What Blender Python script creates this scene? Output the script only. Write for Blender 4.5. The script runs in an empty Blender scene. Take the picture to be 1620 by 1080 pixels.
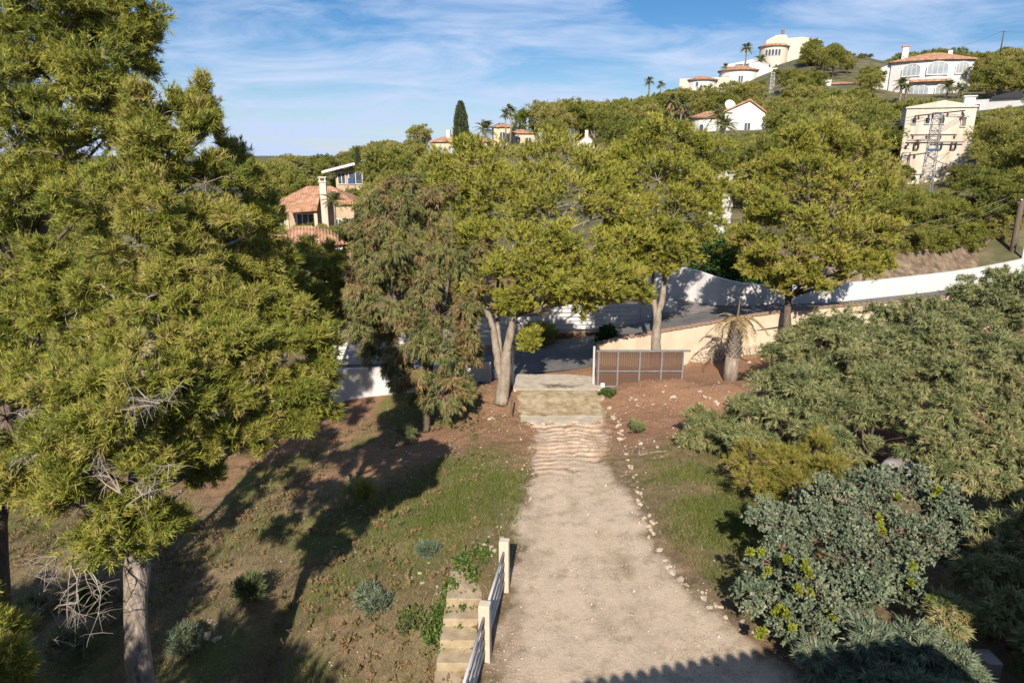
import bpy, math, random
import numpy as np
from mathutils import Vector, Matrix

scene = bpy.context.scene
C = scene.collection
R = math.radians
# ------------------------------------------------------------------ camera, sky, sun, exposure
CAM_H, PITCH = 9.5, R(15.5)
cam_data = bpy.data.cameras.new('camera')
cam_data.sensor_width = 36.0
cam_data.lens = 24.0
cam_data.clip_start = 0.1
cam_data.clip_end = 6000
cam = bpy.data.objects.new('camera', cam_data)
C.objects.link(cam)
cam.location = (0, 0, CAM_H)
cam.rotation_euler = (R(90) - PITCH, 0, 0)
scene.camera = cam

SUN_EL, SUN_AZ = R(35), R(6)          # light travels towards +Y and a little +X
world = bpy.data.worlds.new('World')
scene.world = world
world.use_nodes = True
wn, wl = world.node_tree.nodes, world.node_tree.links
wn.clear()
w_out = wn.new('ShaderNodeOutputWorld')
w_bg = wn.new('ShaderNodeBackground')
w_bg.inputs['Strength'].default_value = 0.085
w_sky = wn.new('ShaderNodeTexSky')
w_sky.sky_type = 'NISHITA'
w_sky.sun_disc = False
w_sky.sun_elevation = SUN_EL
w_sky.sun_rotation = math.pi + SUN_AZ
w_sky.altitude = 80
w_sky.air_density = 1.0
w_sky.dust_density = 0.0
w_sky.ozone_density = 3.5
w_tc = wn.new('ShaderNodeTexCoord')
# thin streaked high cloud: project the view direction on a flat layer overhead
w_sep = wn.new('ShaderNodeSeparateXYZ')
wl.new(w_tc.outputs['Generated'], w_sep.inputs[0])
w_add = wn.new('ShaderNodeMath'); w_add.operation = 'MAXIMUM'; w_add.inputs[1].default_value = 0.0
wl.new(w_sep.outputs['Z'], w_add.inputs[0])
w_add2 = wn.new('ShaderNodeMath'); w_add2.operation = 'ADD'; w_add2.inputs[1].default_value = 0.16
wl.new(w_add.outputs[0], w_add2.inputs[0])
w_div = wn.new('ShaderNodeVectorMath'); w_div.operation = 'DIVIDE'
w_cmb = wn.new('ShaderNodeCombineXYZ')
for i in range(3):
    wl.new(w_add2.outputs[0], w_cmb.inputs[i])
wl.new(w_tc.outputs['Generated'], w_div.inputs[0])
wl.new(w_cmb.outputs[0], w_div.inputs[1])
w_map = wn.new('ShaderNodeMapping')
w_map.inputs['Rotation'].default_value = (0, 0, R(24))
w_map.inputs['Scale'].default_value = (1.25, 1.9, 0.0)
w_map.inputs['Location'].default_value = (1.3, 0.4, 0)
wl.new(w_div.outputs[0], w_map.inputs['Vector'])
w_noise = wn.new('ShaderNodeTexNoise')
w_noise.inputs['Scale'].default_value = 1.0
w_noise.inputs['Detail'].default_value = 9.0
w_noise.inputs['Roughness'].default_value = 0.62
w_noise.inputs['Distortion'].default_value = 0.5
wl.new(w_map.outputs[0], w_noise.inputs['Vector'])
w_ramp = wn.new('ShaderNodeValToRGB')
w_ramp.color_ramp.elements[0].position = 0.40
w_ramp.color_ramp.elements[0].color = (0.0, 0.0, 0.0, 1)
w_ramp.color_ramp.elements[1].position = 0.66
w_ramp.color_ramp.elements[1].color = (0.88, 0.88, 0.88, 1)
wl.new(w_noise.outputs['Fac'], w_ramp.inputs[0])
w_mix = wn.new('ShaderNodeMix'); w_mix.data_type = 'RGBA'
w_mix.inputs['B'].default_value = (4.5, 5.5, 7.4, 1)
w_hz = wn.new('ShaderNodeMapRange'); w_hz.interpolation_type = 'SMOOTHSTEP'
w_hz.inputs['From Min'].default_value = 0.0; w_hz.inputs['From Max'].default_value = 0.16; w_hz.inputs['To Min'].default_value = 0.55; w_hz.inputs['To Max'].default_value = 0.0
wl.new(w_sep.outputs['Z'], w_hz.inputs['Value'])
w_max = wn.new('ShaderNodeMath'); w_max.operation = 'ADD'; w_max.use_clamp = True
wl.new(w_hz.outputs[0], w_max.inputs[0]); wl.new(w_ramp.outputs[0], w_max.inputs[1])
wl.new(w_max.outputs[0], w_mix.inputs['Factor'])
w_hsv = wn.new('ShaderNodeHueSaturation'); w_hsv.inputs['Saturation'].default_value = 1.25; w_hsv.inputs['Value'].default_value = 0.62
wl.new(w_sky.outputs[0], w_hsv.inputs['Color'])
w_tint = wn.new('ShaderNodeMix'); w_tint.data_type = 'RGBA'; w_tint.blend_type = 'MULTIPLY'; w_tint.inputs['Factor'].default_value = 1.0
w_tint.inputs['B'].default_value = (0.82, 0.96, 1.12, 1)
wl.new(w_hsv.outputs[0], w_tint.inputs['A'])
wl.new(w_tint.outputs['Result'], w_mix.inputs['A'])
wl.new(w_mix.outputs['Result'], w_bg.inputs['Color'])
wl.new(w_bg.outputs[0], w_out.inputs['Surface'])

sun_data = bpy.data.lights.new('sun', 'SUN')
sun_data.energy = 5.0
sun_data.angle = R(0.55)
sun_data.color = (1.0, 0.90, 0.76)
sun = bpy.data.objects.new('sun', sun_data)
C.objects.link(sun)
sun_dir = Vector((math.sin(SUN_AZ) * math.cos(SUN_EL), math.cos(SUN_AZ) * math.cos(SUN_EL), -math.sin(SUN_EL)))
sun.rotation_euler = sun_dir.to_track_quat('-Z', 'Y').to_euler()
sun.location = (0, -20, 40)

scene.view_settings.view_transform = 'Standard'
scene.view_settings.look = 'None'
scene.view_settings.exposure = 0.62
scene.view_settings.gamma = 1.0
scene.cycles.max_bounces = 5
scene.cycles.diffuse_bounces = 2
scene.cycles.transmission_bounces = 4
scene.cycles.transparent_max_bounces = 4
scene.cycles.caustics_reflective = False
scene.cycles.caustics_refractive = False

# ------------------------------------------------------------------ helpers
rng = np.random.default_rng(11)
random.seed(5)
cP, sP = math.cos(PITCH), math.sin(PITCH)

def pt(px, py, d):
    """world point seen at photo pixel (px, py) at d metres of depth"""
    xr = (px - 810) / 1080 * d
    yd = (py - 540) / 1080 * d
    return Vector((xr, d * cP - yd * sP, CAM_H - d * sP - yd * cP))

def proj(p):
    x, y, z = p
    dz = y * cP + (CAM_H - z) * sP
    yd = (CAM_H - z) * cP - y * sP
    return 810 + 1080 * x / dz, 540 + 1080 * yd / dz, dz

def tag(o, label=None, cat=None, group=None, kind=None):
    if label: o['label'] = label
    if cat: o['category'] = cat
    if group: o['group'] = group
    if kind: o['kind'] = kind
    return o

def empty(name, loc, rz=0.0, label=None, cat=None, group=None):
    o = bpy.data.objects.new(name, None)
    o.empty_display_size = 0.3
    C.objects.link(o)
    o.location = loc
    o.rotation_euler = (0, 0, rz)
    return tag(o, label, cat, group)

def link(name, mesh, parent=None, mat=None, loc=None, rot=None):
    o = bpy.data.objects.new(name, mesh)
    C.objects.link(o)
    if mat is not None and not mesh.materials:
        mesh.materials.append(mat)
    if parent is not None:
        o.parent = parent
    if loc is not None: o.location = loc
    if rot is not None: o.rotation_euler = rot
    return o

def copy_tree(o, parent=None):
    c = o.copy()
    C.objects.link(c)
    c.parent = parent
    for ch in list(o.children):
        copy_tree(ch, c)
    return c

class MB:
    """collects simple solids and builds one mesh object from them"""
    def __init__(self):
        self.v, self.f = [], []
    def add(self, vs, fs):
        n = len(self.v)
        self.v += [tuple(v) for v in vs]
        self.f += [tuple(i + n for i in f) for f in fs]
        return self
    def box(self, x0, x1, y0, y1, z0, z1):
        vs = [(x, y, z) for z in (z0, z1) for y in (y0, y1) for x in (x0, x1)]
        return self.add(vs, [(0, 2, 3, 1), (4, 5, 7, 6), (0, 1, 5, 4), (2, 6, 7, 3), (0, 4, 6, 2), (1, 3, 7, 5)])
    def hexa(self, a, b):
        """a, b: two quads (4 points each, same winding) joined"""
        return self.add(list(a) + list(b), [(3, 2, 1, 0), (4, 5, 6, 7), (0, 1, 5, 4), (1, 2, 6, 5), (2, 3, 7, 6), (3, 0, 4, 7)])
    def tube(self, pts, rad, n=8, cap=True):
        pts = [Vector(p) for p in pts]
        if not hasattr(rad, '__len__'):
            rad = [rad] * len(pts)
        vs, fs = [], []
        up0 = Vector((0.31, 0.11, 0.94))
        for i, p in enumerate(pts):
            a = pts[max(i - 1, 0)]; b = pts[min(i + 1, len(pts) - 1)]
            t = (b - a)
            t = t.normalized() if t.length > 1e-9 else Vector((0, 0, 1))
            u = t.cross(up0)
            if u.length < 0.15: u = t.cross(Vector((1, 0, 0)))
            u.normalize(); w = t.cross(u)
            for k in range(n):
                an = 2 * math.pi * k / n
                vs.append(p + (u * math.cos(an) + w * math.sin(an)) * rad[i])
        for i in range(len(pts) - 1):
            for k in range(n):
                k2 = (k + 1) % n
                fs.append((i * n + k, i * n + k2, (i + 1) * n + k2, (i + 1) * n + k))
        if cap:
            fs.append(tuple(range(n))[::-1])
            fs.append(tuple((len(pts) - 1) * n + k for k in range(n)))
        return self.add(vs, fs)
    def lathe(self, prof, n=20, cx=0, cy=0, a0=0.0, a1=2 * math.pi):
        full = abs(a1 - a0 - 2 * math.pi) < 1e-6
        m = n if full else n + 1
        vs, fs = [], []
        for r, z in prof:
            for k in range(m):
                a = a0 + (a1 - a0) * k / n
                vs.append((cx + r * math.cos(a), cy + r * math.sin(a), z))
        for i in range(len(prof) - 1):
            for k in range(n):
                k2 = (k + 1) % m
                fs.append((i * m + k, i * m + k2, (i + 1) * m + k2, (i + 1) * m + k))
        return self.add(vs, fs)
    def prism(self, poly, y0, y1):
        """poly in the XZ plane, extruded along Y"""
        n = len(poly)
        vs = [(x, y0, z) for x, z in poly] + [(x, y1, z) for x, z in poly]
        fs = [tuple(range(n)), tuple(range(2 * n - 1, n - 1, -1))]
        fs += [(i, i + n, (i + 1) % n + n, (i + 1) % n) for i in range(n)]
        return self.add(vs, fs)
    def plate(self, poly, z0, z1):
        """poly in the XY plane, extruded along Z"""
        n = len(poly)
        vs = [(x, y, z0) for x, y in poly] + [(x, y, z1) for x, y in poly]
        fs = [tuple(range(n - 1, -1, -1)), tuple(range(n, 2 * n))]
        fs += [(i, (i + 1) % n, (i + 1) % n + n, i + n) for i in range(n)]
        return self.add(vs, fs)
    def mesh(self, name, mat=None, smooth=False):
        me = bpy.data.meshes.new(name)
        me.from_pydata(self.v, [], self.f)
        if smooth:
            me.polygons.foreach_set('use_smooth', [True] * len(me.polygons))
        if mat is not None: me.materials.append(mat)
        me.update()
        return me
    def build(self, name, mat, parent=None, smooth=False, bevel=0.0, loc=None, rot=None):
        o = link(name, self.mesh(name, mat, smooth), parent, None, loc, rot)
        if bevel:
            b = o.modifiers.new('bevel', 'BEVEL'); b.width = bevel; b.segments = 2; b.limit_method = 'ANGLE'
        return o

def np_mesh(name, V, F, tint=None, smooth=False):
    V = np.ascontiguousarray(V, dtype=np.float32); F = np.ascontiguousarray(F, dtype=np.int32)
    me = bpy.data.meshes.new(name)
    n, k = F.shape
    me.vertices.add(len(V)); me.loops.add(n * k); me.polygons.add(n)
    me.vertices.foreach_set('co', V.ravel())
    me.loops.foreach_set('vertex_index', F.ravel())
    me.polygons.foreach_set('loop_start', np.arange(0, n * k, k, dtype=np.int32))
    if smooth:
        me.polygons.foreach_set('use_smooth', np.ones(n, dtype=bool))
    if tint is not None:
        at = me.attributes.new('tint', 'FLOAT', 'POINT')
        at.data.foreach_set('value', np.ascontiguousarray(tint, dtype=np.float32).ravel())
    me.update(calc_edges=True)
    return me

def nrm(a):
    return a / np.maximum(np.linalg.norm(a, axis=-1, keepdims=True), 1e-9)

# ------------------------------------------------------------------ materials
MATS = {}
def mat_new(name):
    m = bpy.data.materials.new(name)
    m.use_nodes = True
    MATS[name] = m
    return m, m.node_tree.nodes, m.node_tree.links, m.node_tree.nodes['Principled BSDF']

def ramp(nodes, stops, interp='LINEAR'):
    r = nodes.new('ShaderNodeValToRGB')
    el = r.color_ramp.elements
    r.color_ramp.interpolation = interp
    while len(el) < len(stops): el.new(0.5)
    for e, (p, c) in zip(el, stops):
        e.position = p
        e.color = (c[0], c[1], c[2], 1)
    return r

def m_noise(name, stops, scale=4.0, rough=0.85, bump=0.2, bscale=None, detail=6.0, metal=0.0, stretch=(1, 1, 1), coord='Object', streak=None, bdist=0.03):
    """noise-coloured surface with fine relief"""
    m, n, l, b = mat_new(name)
    tc = n.new('ShaderNodeTexCoord')
    mp = n.new('ShaderNodeMapping'); mp.inputs['Scale'].default_value = stretch
    l.new(tc.outputs[coord], mp.inputs['Vector'])
    nz = n.new('ShaderNodeTexNoise'); nz.inputs['Scale'].default_value = scale; nz.inputs['Detail'].default_value = detail; nz.inputs['Roughness'].default_value = 0.62
    l.new(mp.outputs[0], nz.inputs['Vector'])
    r = ramp(n, stops); l.new(nz.outputs['Fac'], r.inputs[0])
    col = r.outputs[0]
    if streak:
        m2 = n.new('ShaderNodeMapping'); m2.inputs['Scale'].default_value = (streak[1], streak[1], streak[1] * 0.12)
        l.new(tc.outputs[coord], m2.inputs['Vector'])
        n2 = n.new('ShaderNodeTexNoise'); n2.inputs['Scale'].default_value = 1.0; n2.inputs['Detail'].default_value = 5
        l.new(m2.outputs[0], n2.inputs['Vector'])
        r2 = ramp(n, [(0.48, (0, 0, 0)), (0.75, (streak[2],) * 3)]); l.new(n2.outputs['Fac'], r2.inputs[0])
        mx = n.new('ShaderNodeMix'); mx.data_type = 'RGBA'
        l.new(r2.outputs[0], mx.inputs['Factor']); l.new(col, mx.inputs['A']); mx.inputs['B'].default_value = (*streak[0], 1)
        col = mx.outputs['Result']
    l.new(col, b.inputs['Base Color'])
    b.inputs['Roughness'].default_value = rough
    b.inputs['Metallic'].default_value = metal
    b.inputs['Specular IOR Level'].default_value = 0.3
    if bump:
        n3 = n.new('ShaderNodeTexNoise'); n3.inputs['Scale'].default_value = bscale or scale * 4; n3.inputs['Detail'].default_value = 6
        l.new(mp.outputs[0], n3.inputs['Vector'])
        bp = n.new('ShaderNodeBump'); bp.inputs['Strength'].default_value = bump; bp.inputs['Distance'].default_value = bdist
        l.new(n3.outputs['Fac'], bp.inputs['Height']); l.new(bp.outputs[0], b.inputs['Normal'])
    return m

def m_leaf(name, stops, transl=0.28, rough=0.55, vary=0.10):
    """foliage coloured by the random tint of each tuft or leaf"""
    m, n, l, b = mat_new(name)
    at = n.new('ShaderNodeAttribute'); at.attribute_name = 'tint'
    oi = n.new('ShaderNodeObjectInfo')
    ma = n.new('ShaderNodeMath'); ma.operation = 'MULTIPLY_ADD'; ma.inputs[1].default_value = vary; ma.inputs[2].default_value = -vary / 2
    l.new(oi.outputs['Random'], ma.inputs[0])
    ad = n.new('ShaderNodeMath'); ad.operation = 'ADD'; ad.use_clamp = True
    l.new(at.outputs['Fac'], ad.inputs[0]); l.new(ma.outputs[0], ad.inputs[1])
    r = ramp(n, stops); l.new(ad.outputs[0], r.inputs[0])
    l.new(r.outputs[0], b.inputs['Base Color'])
    b.inputs['Roughness'].default_value = rough
    b.inputs['Specular IOR Level'].default_value = 0.25
    tr = n.new('ShaderNodeBsdfTranslucent'); l.new(r.outputs[0], tr.inputs['Color'])
    mx = n.new('ShaderNodeMixShader'); mx.inputs[0].default_value = transl
    l.new(b.outputs[0], mx.inputs[1]); l.new(tr.outputs[0], mx.inputs[2])
    l.new(mx.outputs[0], n['Material Output'].inputs['Surface'])
    return m

M_needle = m_leaf('pine_needles', [(0.0, (0.070, 0.105, 0.026)), (0.35, (0.168, 0.202, 0.036)), (0.7, (0.275, 0.285, 0.046)), (0.93, (0.38, 0.355, 0.080)), (1.0, (0.36, 0.25, 0.13))])
M_needle_mid = m_leaf('boundary_pine_needles', [(0.0, (0.11, 0.14, 0.030)), (0.35, (0.215, 0.235, 0.038)), (0.7, (0.31, 0.305, 0.046)), (0.93, (0.40, 0.365, 0.075)), (1.0, (0.36, 0.25, 0.13))])
M_needle_far = m_leaf('hill_pine_needles', [(0.0, (0.085, 0.120, 0.034)), (0.4, (0.18, 0.205, 0.042)), (0.8, (0.29, 0.285, 0.058)), (1.0, (0.36, 0.32, 0.11))], vary=0.6)
M_acacia = m_leaf('acacia_leaves', [(0.0, (0.075, 0.110, 0.048)), (0.4, (0.145, 0.180, 0.075)), (0.75, (0.235, 0.25, 0.10)), (0.95, (0.34, 0.325, 0.15)), (1.0, (0.32, 0.23, 0.11))], transl=0.22, rough=0.5)
M_carob = m_leaf('blue_green_leaves', [(0.0, (0.075, 0.105, 0.062)), (0.6, (0.15, 0.19, 0.12)), (0.9, (0.22, 0.255, 0.165)), (1.0, (0.27, 0.20, 0.13))], transl=0.12, rough=0.45)
M_shoot = m_leaf('fresh_shoot_leaves', [(0.0, (0.17, 0.23, 0.03)), (1.0, (0.36, 0.37, 0.045))], transl=0.35)
M_broom = m_leaf('broom_stems', [(0.0, (0.12, 0.13, 0.022)), (0.6, (0.24, 0.225, 0.04)), (1.0, (0.36, 0.30, 0.08))], transl=0.2)
M_weep = m_leaf('weeping_leaves', [(0.0, (0.05, 0.08, 0.03)), (0.4, (0.12, 0.145, 0.045)), (0.68, (0.19, 0.195, 0.065)), (0.86, (0.24, 0.20, 0.09)), (1.0, (0.30, 0.16, 0.075))], transl=0.25)
M_grass = m_leaf('grass_blades', [(0.0, (0.070, 0.120, 0.020)), (0.4, (0.16, 0.20, 0.04)), (0.6, (0.24, 0.21, 0.085)), (1.0, (0.40, 0.32, 0.17))], transl=0.25, vary=0.0)
M_under = m_leaf('undergrowth_leaves', [(0.0, (0.06, 0.085, 0.025)), (0.45, (0.13, 0.14, 0.05)), (0.75, (0.23, 0.175, 0.085)), (1.0, (0.33, 0.20, 0.11))], transl=0.2, vary=0.0)
M_ivy = m_leaf('ivy_leaves', [(0.0, (0.05, 0.095, 0.022)), (0.7, (0.10, 0.16, 0.035)), (1.0, (0.24, 0.26, 0.06))], transl=0.25)
M_hedge = m_leaf('hedge_leaves', [(0.0, (0.018, 0.055, 0.014)), (0.7, (0.045, 0.105, 0.022)), (1.0, (0.09, 0.16, 0.03))], transl=0.18)
M_palm = m_leaf('palm_fronds', [(0.0, (0.085, 0.115, 0.040)), (0.6, (0.165, 0.185, 0.07)), (1.0, (0.30, 0.25, 0.10))], transl=0.2)
M_palmdry = m_leaf('dry_palm_fronds', [(0.0, (0.22, 0.16, 0.09)), (0.6, (0.40, 0.29, 0.14)), (1.0, (0.55, 0.42, 0.18))], transl=0.25)
M_cypress = m_leaf('cypress_leaves', [(0.0, (0.040, 0.062, 0.030)), (1.0, (0.105, 0.125, 0.055))], transl=0.1)

M_bark = m_noise('pine_bark', [(0.3, (0.13, 0.10, 0.080)), (0.5, (0.27, 0.225, 0.185)), (0.7, (0.40, 0.345, 0.29))], scale=5, bump=0.9, bscale=9, stretch=(2.2, 2.2, 0.7), bdist=0.05)
M_barkpale = m_noise('pale_bark', [(0.3, (0.15, 0.12, 0.095)), (0.55, (0.27, 0.225, 0.18)), (0.75, (0.38, 0.33, 0.27))], scale=3.5, bump=0.6, bscale=8, stretch=(2, 2, 0.6), bdist=0.04)
M_barkdark = m_noise('dark_bark', [(0.3, (0.075, 0.055, 0.045)), (0.7, (0.17, 0.13, 0.10))], scale=5, bump=0.8, bscale=9, stretch=(2.2, 2.2, 0.7), bdist=0.05)
M_twig = m_noise('grey_twigs', [(0.3, (0.19, 0.155, 0.13)), (0.7, (0.36, 0.315, 0.28))], scale=3, bump=0)
M_twigred = m_noise('reddish_twigs', [(0.3, (0.17, 0.10, 0.075)), (0.7, (0.36, 0.24, 0.18))], scale=3, bump=0)
M_white = m_noise('white_render', [(0.3, (0.52, 0.51, 0.50)), (0.65, (0.63, 0.62, 0.61))], scale=1.3, bump=0.12, bscale=14, streak=((0.55, 0.53, 0.49), 2.2, 0.4))
M_cream = m_noise('cream_render', [(0.3, (0.50, 0.40, 0.295)), (0.6, (0.60, 0.495, 0.37)), (0.75, (0.64, 0.54, 0.42))], scale=1.1, bump=0.15, bscale=16, streak=((0.46, 0.37, 0.28), 2.4, 0.5))
M_yellow = m_noise('yellow_render', [(0.3, (0.50, 0.45, 0.37)), (0.7, (0.58, 0.53, 0.45))], scale=0.6, bump=0.1)
M_ochre = m_noise('ochre_render', [(0.3, (0.36, 0.26, 0.18)), (0.7, (0.52, 0.40, 0.29))], scale=1.2, bump=0.2)
M_tower = m_noise('weathered_render', [(0.28, (0.47, 0.41, 0.34)), (0.5, (0.58, 0.52, 0.44)), (0.7, (0.64, 0.59, 0.52))], scale=0.55, bump=0.15, bscale=9, streak=((0.42, 0.31, 0.22), 1.6, 0.75))
M_conc = m_noise('concrete', [(0.3, (0.33, 0.28, 0.22)), (0.6, (0.47, 0.41, 0.33)), (0.75, (0.52, 0.46, 0.38))], scale=2.2, bump=0.25, bscale=20)
M_post = m_noise('painted_concrete', [(0.3, (0.46, 0.39, 0.31)), (0.65, (0.57, 0.50, 0.41))], scale=3, bump=0.15, bscale=25, streak=((0.40, 0.33, 0.26), 5, 0.4))
M_stone = m_noise('limestone', [(0.28, (0.30, 0.225, 0.16)), (0.5, (0.46, 0.385, 0.30)), (0.72, (0.58, 0.51, 0.43))], scale=3.5, bump=0.6, bscale=9, coord='Object', bdist=0.05)
M_stonebrown = m_noise('brown_rubble', [(0.3, (0.12, 0.085, 0.06)), (0.7, (0.30, 0.22, 0.155))], scale=2.5, bump=0.6, bscale=9, bdist=0.05)
M_boulder = m_noise('pale_boulder', [(0.3, (0.20, 0.18, 0.17)), (0.7, (0.33, 0.305, 0.29))], scale=2.5, bump=0.4, bscale=8, bdist=0.05)
M_terra = m_noise('terracotta', [(0.25, (0.30, 0.135, 0.075)), (0.5, (0.46, 0.22, 0.12)), (0.75, (0.58, 0.33, 0.20))], scale=3.0, bump=0.3, bscale=10)
M_wood = m_noise('weathered_planks', [(0.25, (0.06, 0.032, 0.022)), (0.5, (0.115, 0.066, 0.046)), (0.75, (0.20, 0.13, 0.095))], scale=2.0, bump=0.4, bscale=7, stretch=(7, 7, 0.6))
M_pole = m_noise('creosoted_wood', [(0.3, (0.07, 0.05, 0.04)), (0.7, (0.16, 0.12, 0.09))], scale=3, bump=0.3, stretch=(6, 6, 0.6))
M_metal = m_noise('galvanised_steel', [(0.3, (0.30, 0.31, 0.32)), (0.7, (0.44, 0.45, 0.46))], scale=6, rough=0.5, bump=0.05, metal=0.6)
M_greymetal = m_noise('grey_painted_metal', [(0.3, (0.46, 0.465, 0.47)), (0.7, (0.58, 0.58, 0.585))], scale=6, rough=0.5, bump=0.05, metal=0.2)
M_gateframe = m_noise('gate_steel', [(0.3, (0.15, 0.15, 0.155)), (0.7, (0.24, 0.24, 0.245))], scale=5, rough=0.55, bump=0.05, metal=0.1)
M_frame = m_noise('white_window_frame', [(0.3, (0.60, 0.595, 0.585)), (0.7, (0.68, 0.67, 0.66))], scale=4, rough=0.5, bump=0)
M_dark = m_noise('dark_fittings', [(0.3, (0.03, 0.03, 0.033)), (0.7, (0.07, 0.07, 0.075))], scale=5, rough=0.6, bump=0.05)
M_asphalt = m_noise('asphalt', [(0.3, (0.085, 0.084, 0.084)), (0.7, (0.16, 0.155, 0.15))], scale=1.2, bump=0.3, bscale=60, coord='Object')
M_cobble = m_noise('worn_paving', [(0.3, (0.13, 0.115, 0.11)), (0.7, (0.27, 0.24, 0.225))], scale=2.2, bump=0.3, bscale=20)
M_wire = m_noise('wire', [(0.3, (0.10, 0.10, 0.10)), (0.7, (0.20, 0.20, 0.20))], scale=3, bump=0)
M_insul = m_noise('brown_glass_insulator', [(0.3, (0.07, 0.035, 0.03)), (0.7, (0.12, 0.07, 0.06))], scale=3, rough=0.25, bump=0)
M_blue = m_noise('blue_plate', [(0.3, (0.025, 0.06, 0.16)), (0.7, (0.045, 0.10, 0.24))], scale=3, bump=0)
M_carpaint = m_noise('white_car_paint', [(0.3, (0.70, 0.70, 0.70)), (0.7, (0.76, 0.76, 0.76))], scale=2, rough=0.25, bump=0)
M_tyre = m_noise('tyre_rubber', [(0.3, (0.02, 0.02, 0.02)), (0.7, (0.035, 0.035, 0.035))], scale=5, bump=0.1)
M_orange = m_noise('orange_cushion', [(0.3, (0.42, 0.13, 0.05)), (0.7, (0.52, 0.18, 0.07))], scale=5, bump=0.1)
mg, n_, l_, b_ = mat_new('window_glass')
b_.inputs['Base Color'].default_value = (0.055, 0.07, 0.095, 1); b_.inputs['Roughness'].default_value = 0.08
tcg = n_.new('ShaderNodeTexNoise'); tcg.inputs['Scale'].default_value = 1.5
rg = ramp(n_, [(0.3, (0.04, 0.05, 0.07)), (0.7, (0.10, 0.12, 0.15))]); l_.new(tcg.outputs['Fac'], rg.inputs[0]); l_.new(rg.outputs[0], b_.inputs['Base Color'])
M_glass = mg
mg2, n_, l_, b_ = mat_new('curtained_glass')
tcg = n_.new('ShaderNodeTexNoise'); tcg.inputs['Scale'].default_value = 0.8
rg = ramp(n_, [(0.3, (0.22, 0.25, 0.28)), (0.7, (0.42, 0.45, 0.47))]); l_.new(tcg.outputs['Fac'], rg.inputs[0]); l_.new(rg.outputs[0], b_.inputs['Base Color'])
b_.inputs['Roughness'].default_value = 0.15
M_glasspale = mg2
# roof tiles: rows of half-round channels as relief
mr, n_, l_, b_ = mat_new('roof_tiles')
tc = n_.new('ShaderNodeTexCoord')
nz = n_.new('ShaderNodeTexNoise'); nz.inputs['Scale'].default_value = 1.6; nz.inputs['Detail'].default_value = 8; l_.new(tc.outputs['Object'], nz.inputs['Vector'])
rr = ramp(n_, [(0.3, (0.26, 0.125, 0.070)), (0.5, (0.43, 0.225, 0.13)), (0.72, (0.55, 0.36, 0.24))]); l_.new(nz.outputs['Fac'], rr.inputs[0]); l_.new(rr.outputs[0], b_.inputs['Base Color'])
wv = n_.new('ShaderNodeTexWave'); wv.inputs['Scale'].default_value = 1.3; wv.inputs['Distortion'].default_value = 0.6; l_.new(tc.outputs['Object'], wv.inputs['Vector'])
bp = n_.new('ShaderNodeBump'); bp.inputs['Strength'].default_value = 0.8; bp.inputs['Distance'].default_value = 0.08; l_.new(wv.outputs['Fac'], bp.inputs['Height']); l_.new(bp.outputs[0], b_.inputs['Normal'])
b_.inputs['Roughness'].default_value = 0.9
M_roof = mr

M_coping = m_noise('worn_coping', [(0.3, (0.20, 0.13, 0.09)), (0.7, (0.36, 0.25, 0.18))], scale=3, bump=0.3)
M_rubblepale = m_noise('pale_rubble', [(0.3, (0.36, 0.34, 0.32)), (0.7, (0.56, 0.54, 0.52))], scale=1.5, bump=0.5, bscale=4, bdist=0.08)
# ------------------------------------------------------------------ terrain heights
_lat = np.random.default_rng(3).random((256, 256))
def vnoise(x, y):
    x = np.asarray(x, float); y = np.asarray(y, float)
    xi = np.floor(x).astype(int); yi = np.floor(y).astype(int)
    fx = x - xi; fy = y - yi
    fx = fx * fx * (3 - 2 * fx); fy = fy * fy * (3 - 2 * fy)
    a = _lat[xi & 255, yi & 255]; b = _lat[(xi + 1) & 255, yi & 255]
    c = _lat[xi & 255, (yi + 1) & 255]; d = _lat[(xi + 1) & 255, (yi + 1) & 255]
    return (a * (1 - fx) + b * fx) * (1 - fy) + (c * (1 - fx) + d * fx) * fy - 0.5
def fbm(x, y, o=4):
    s, a = 0, 1.0
    for i in range(o):
        s = s + a * vnoise(x * 2 ** i + 17 * i, y * 2 ** i + 31 * i); a *= 0.5
    return s
def sst(a, b, x):
    t = np.clip((x - a) / (b - a), 0, 1)
    return t * t * (3 - 2 * t)

ROADX = [-40, -25, -8, -2, 1.5, 4, 8, 12, 20, 32, 45, 70]
ROADZ = [-4.2, -3, -1.0, -0.2, 0.33, 0.6, 1.35, 1.75, 2.0, 2.1, 3.5, 6]
WALLX = [3.9, 7.9, 12.7, 20, 28, 40]            # cream wall line
WALLY = [27.6, 29.2, 30.6, 32.0, 35.0, 40.0]
hill_pts = [(-150, 46, -8), (-80, 46, -5), (-40, 46, -3), (-20, 46, -1.6), (0, 46, 1.6), (20, 46, 3.2), (40, 46, 5), (60, 46, 8), (100, 46, 14), (170, 46, 22),
            (-150, 100, -9), (-80, 95, -5), (-50, 75, -3), (-20, 66, 0.5), (-26, 95, 3.0), (-45, 125, -1), (-9, 108, 8), (0, 130, 11), (5, 75, 4), (12, 115, 9.5),
            (20, 145, 12.5), (30, 165, 17), (47, 185, 21), (66, 185, 27), (82, 215, 35), (93, 205, 36), (119, 222, 28), (84, 138, 19.5), (104, 165, 24),
            (67, 86, 14.5), (85, 100, 18), (37, 60, 7), (38, 118, 12.5), (45, 85, 9), (60, 100, 11.5), (20, 90, 7.5), (55, 140, 17), (60, 165, 24),
            (20, 230, 6), (100, 320, 22), (200, 250, 34), (180, 120, 30), (-100, 220, -6), (-200, 300, -6), (0, 400, -5), (300, 400, 10), (-10, 180, 3)]
HP = np.array(hill_pts, float)
def _tps(r2):
    return r2 * np.log(r2 + 1e-9) * 0.5
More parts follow.
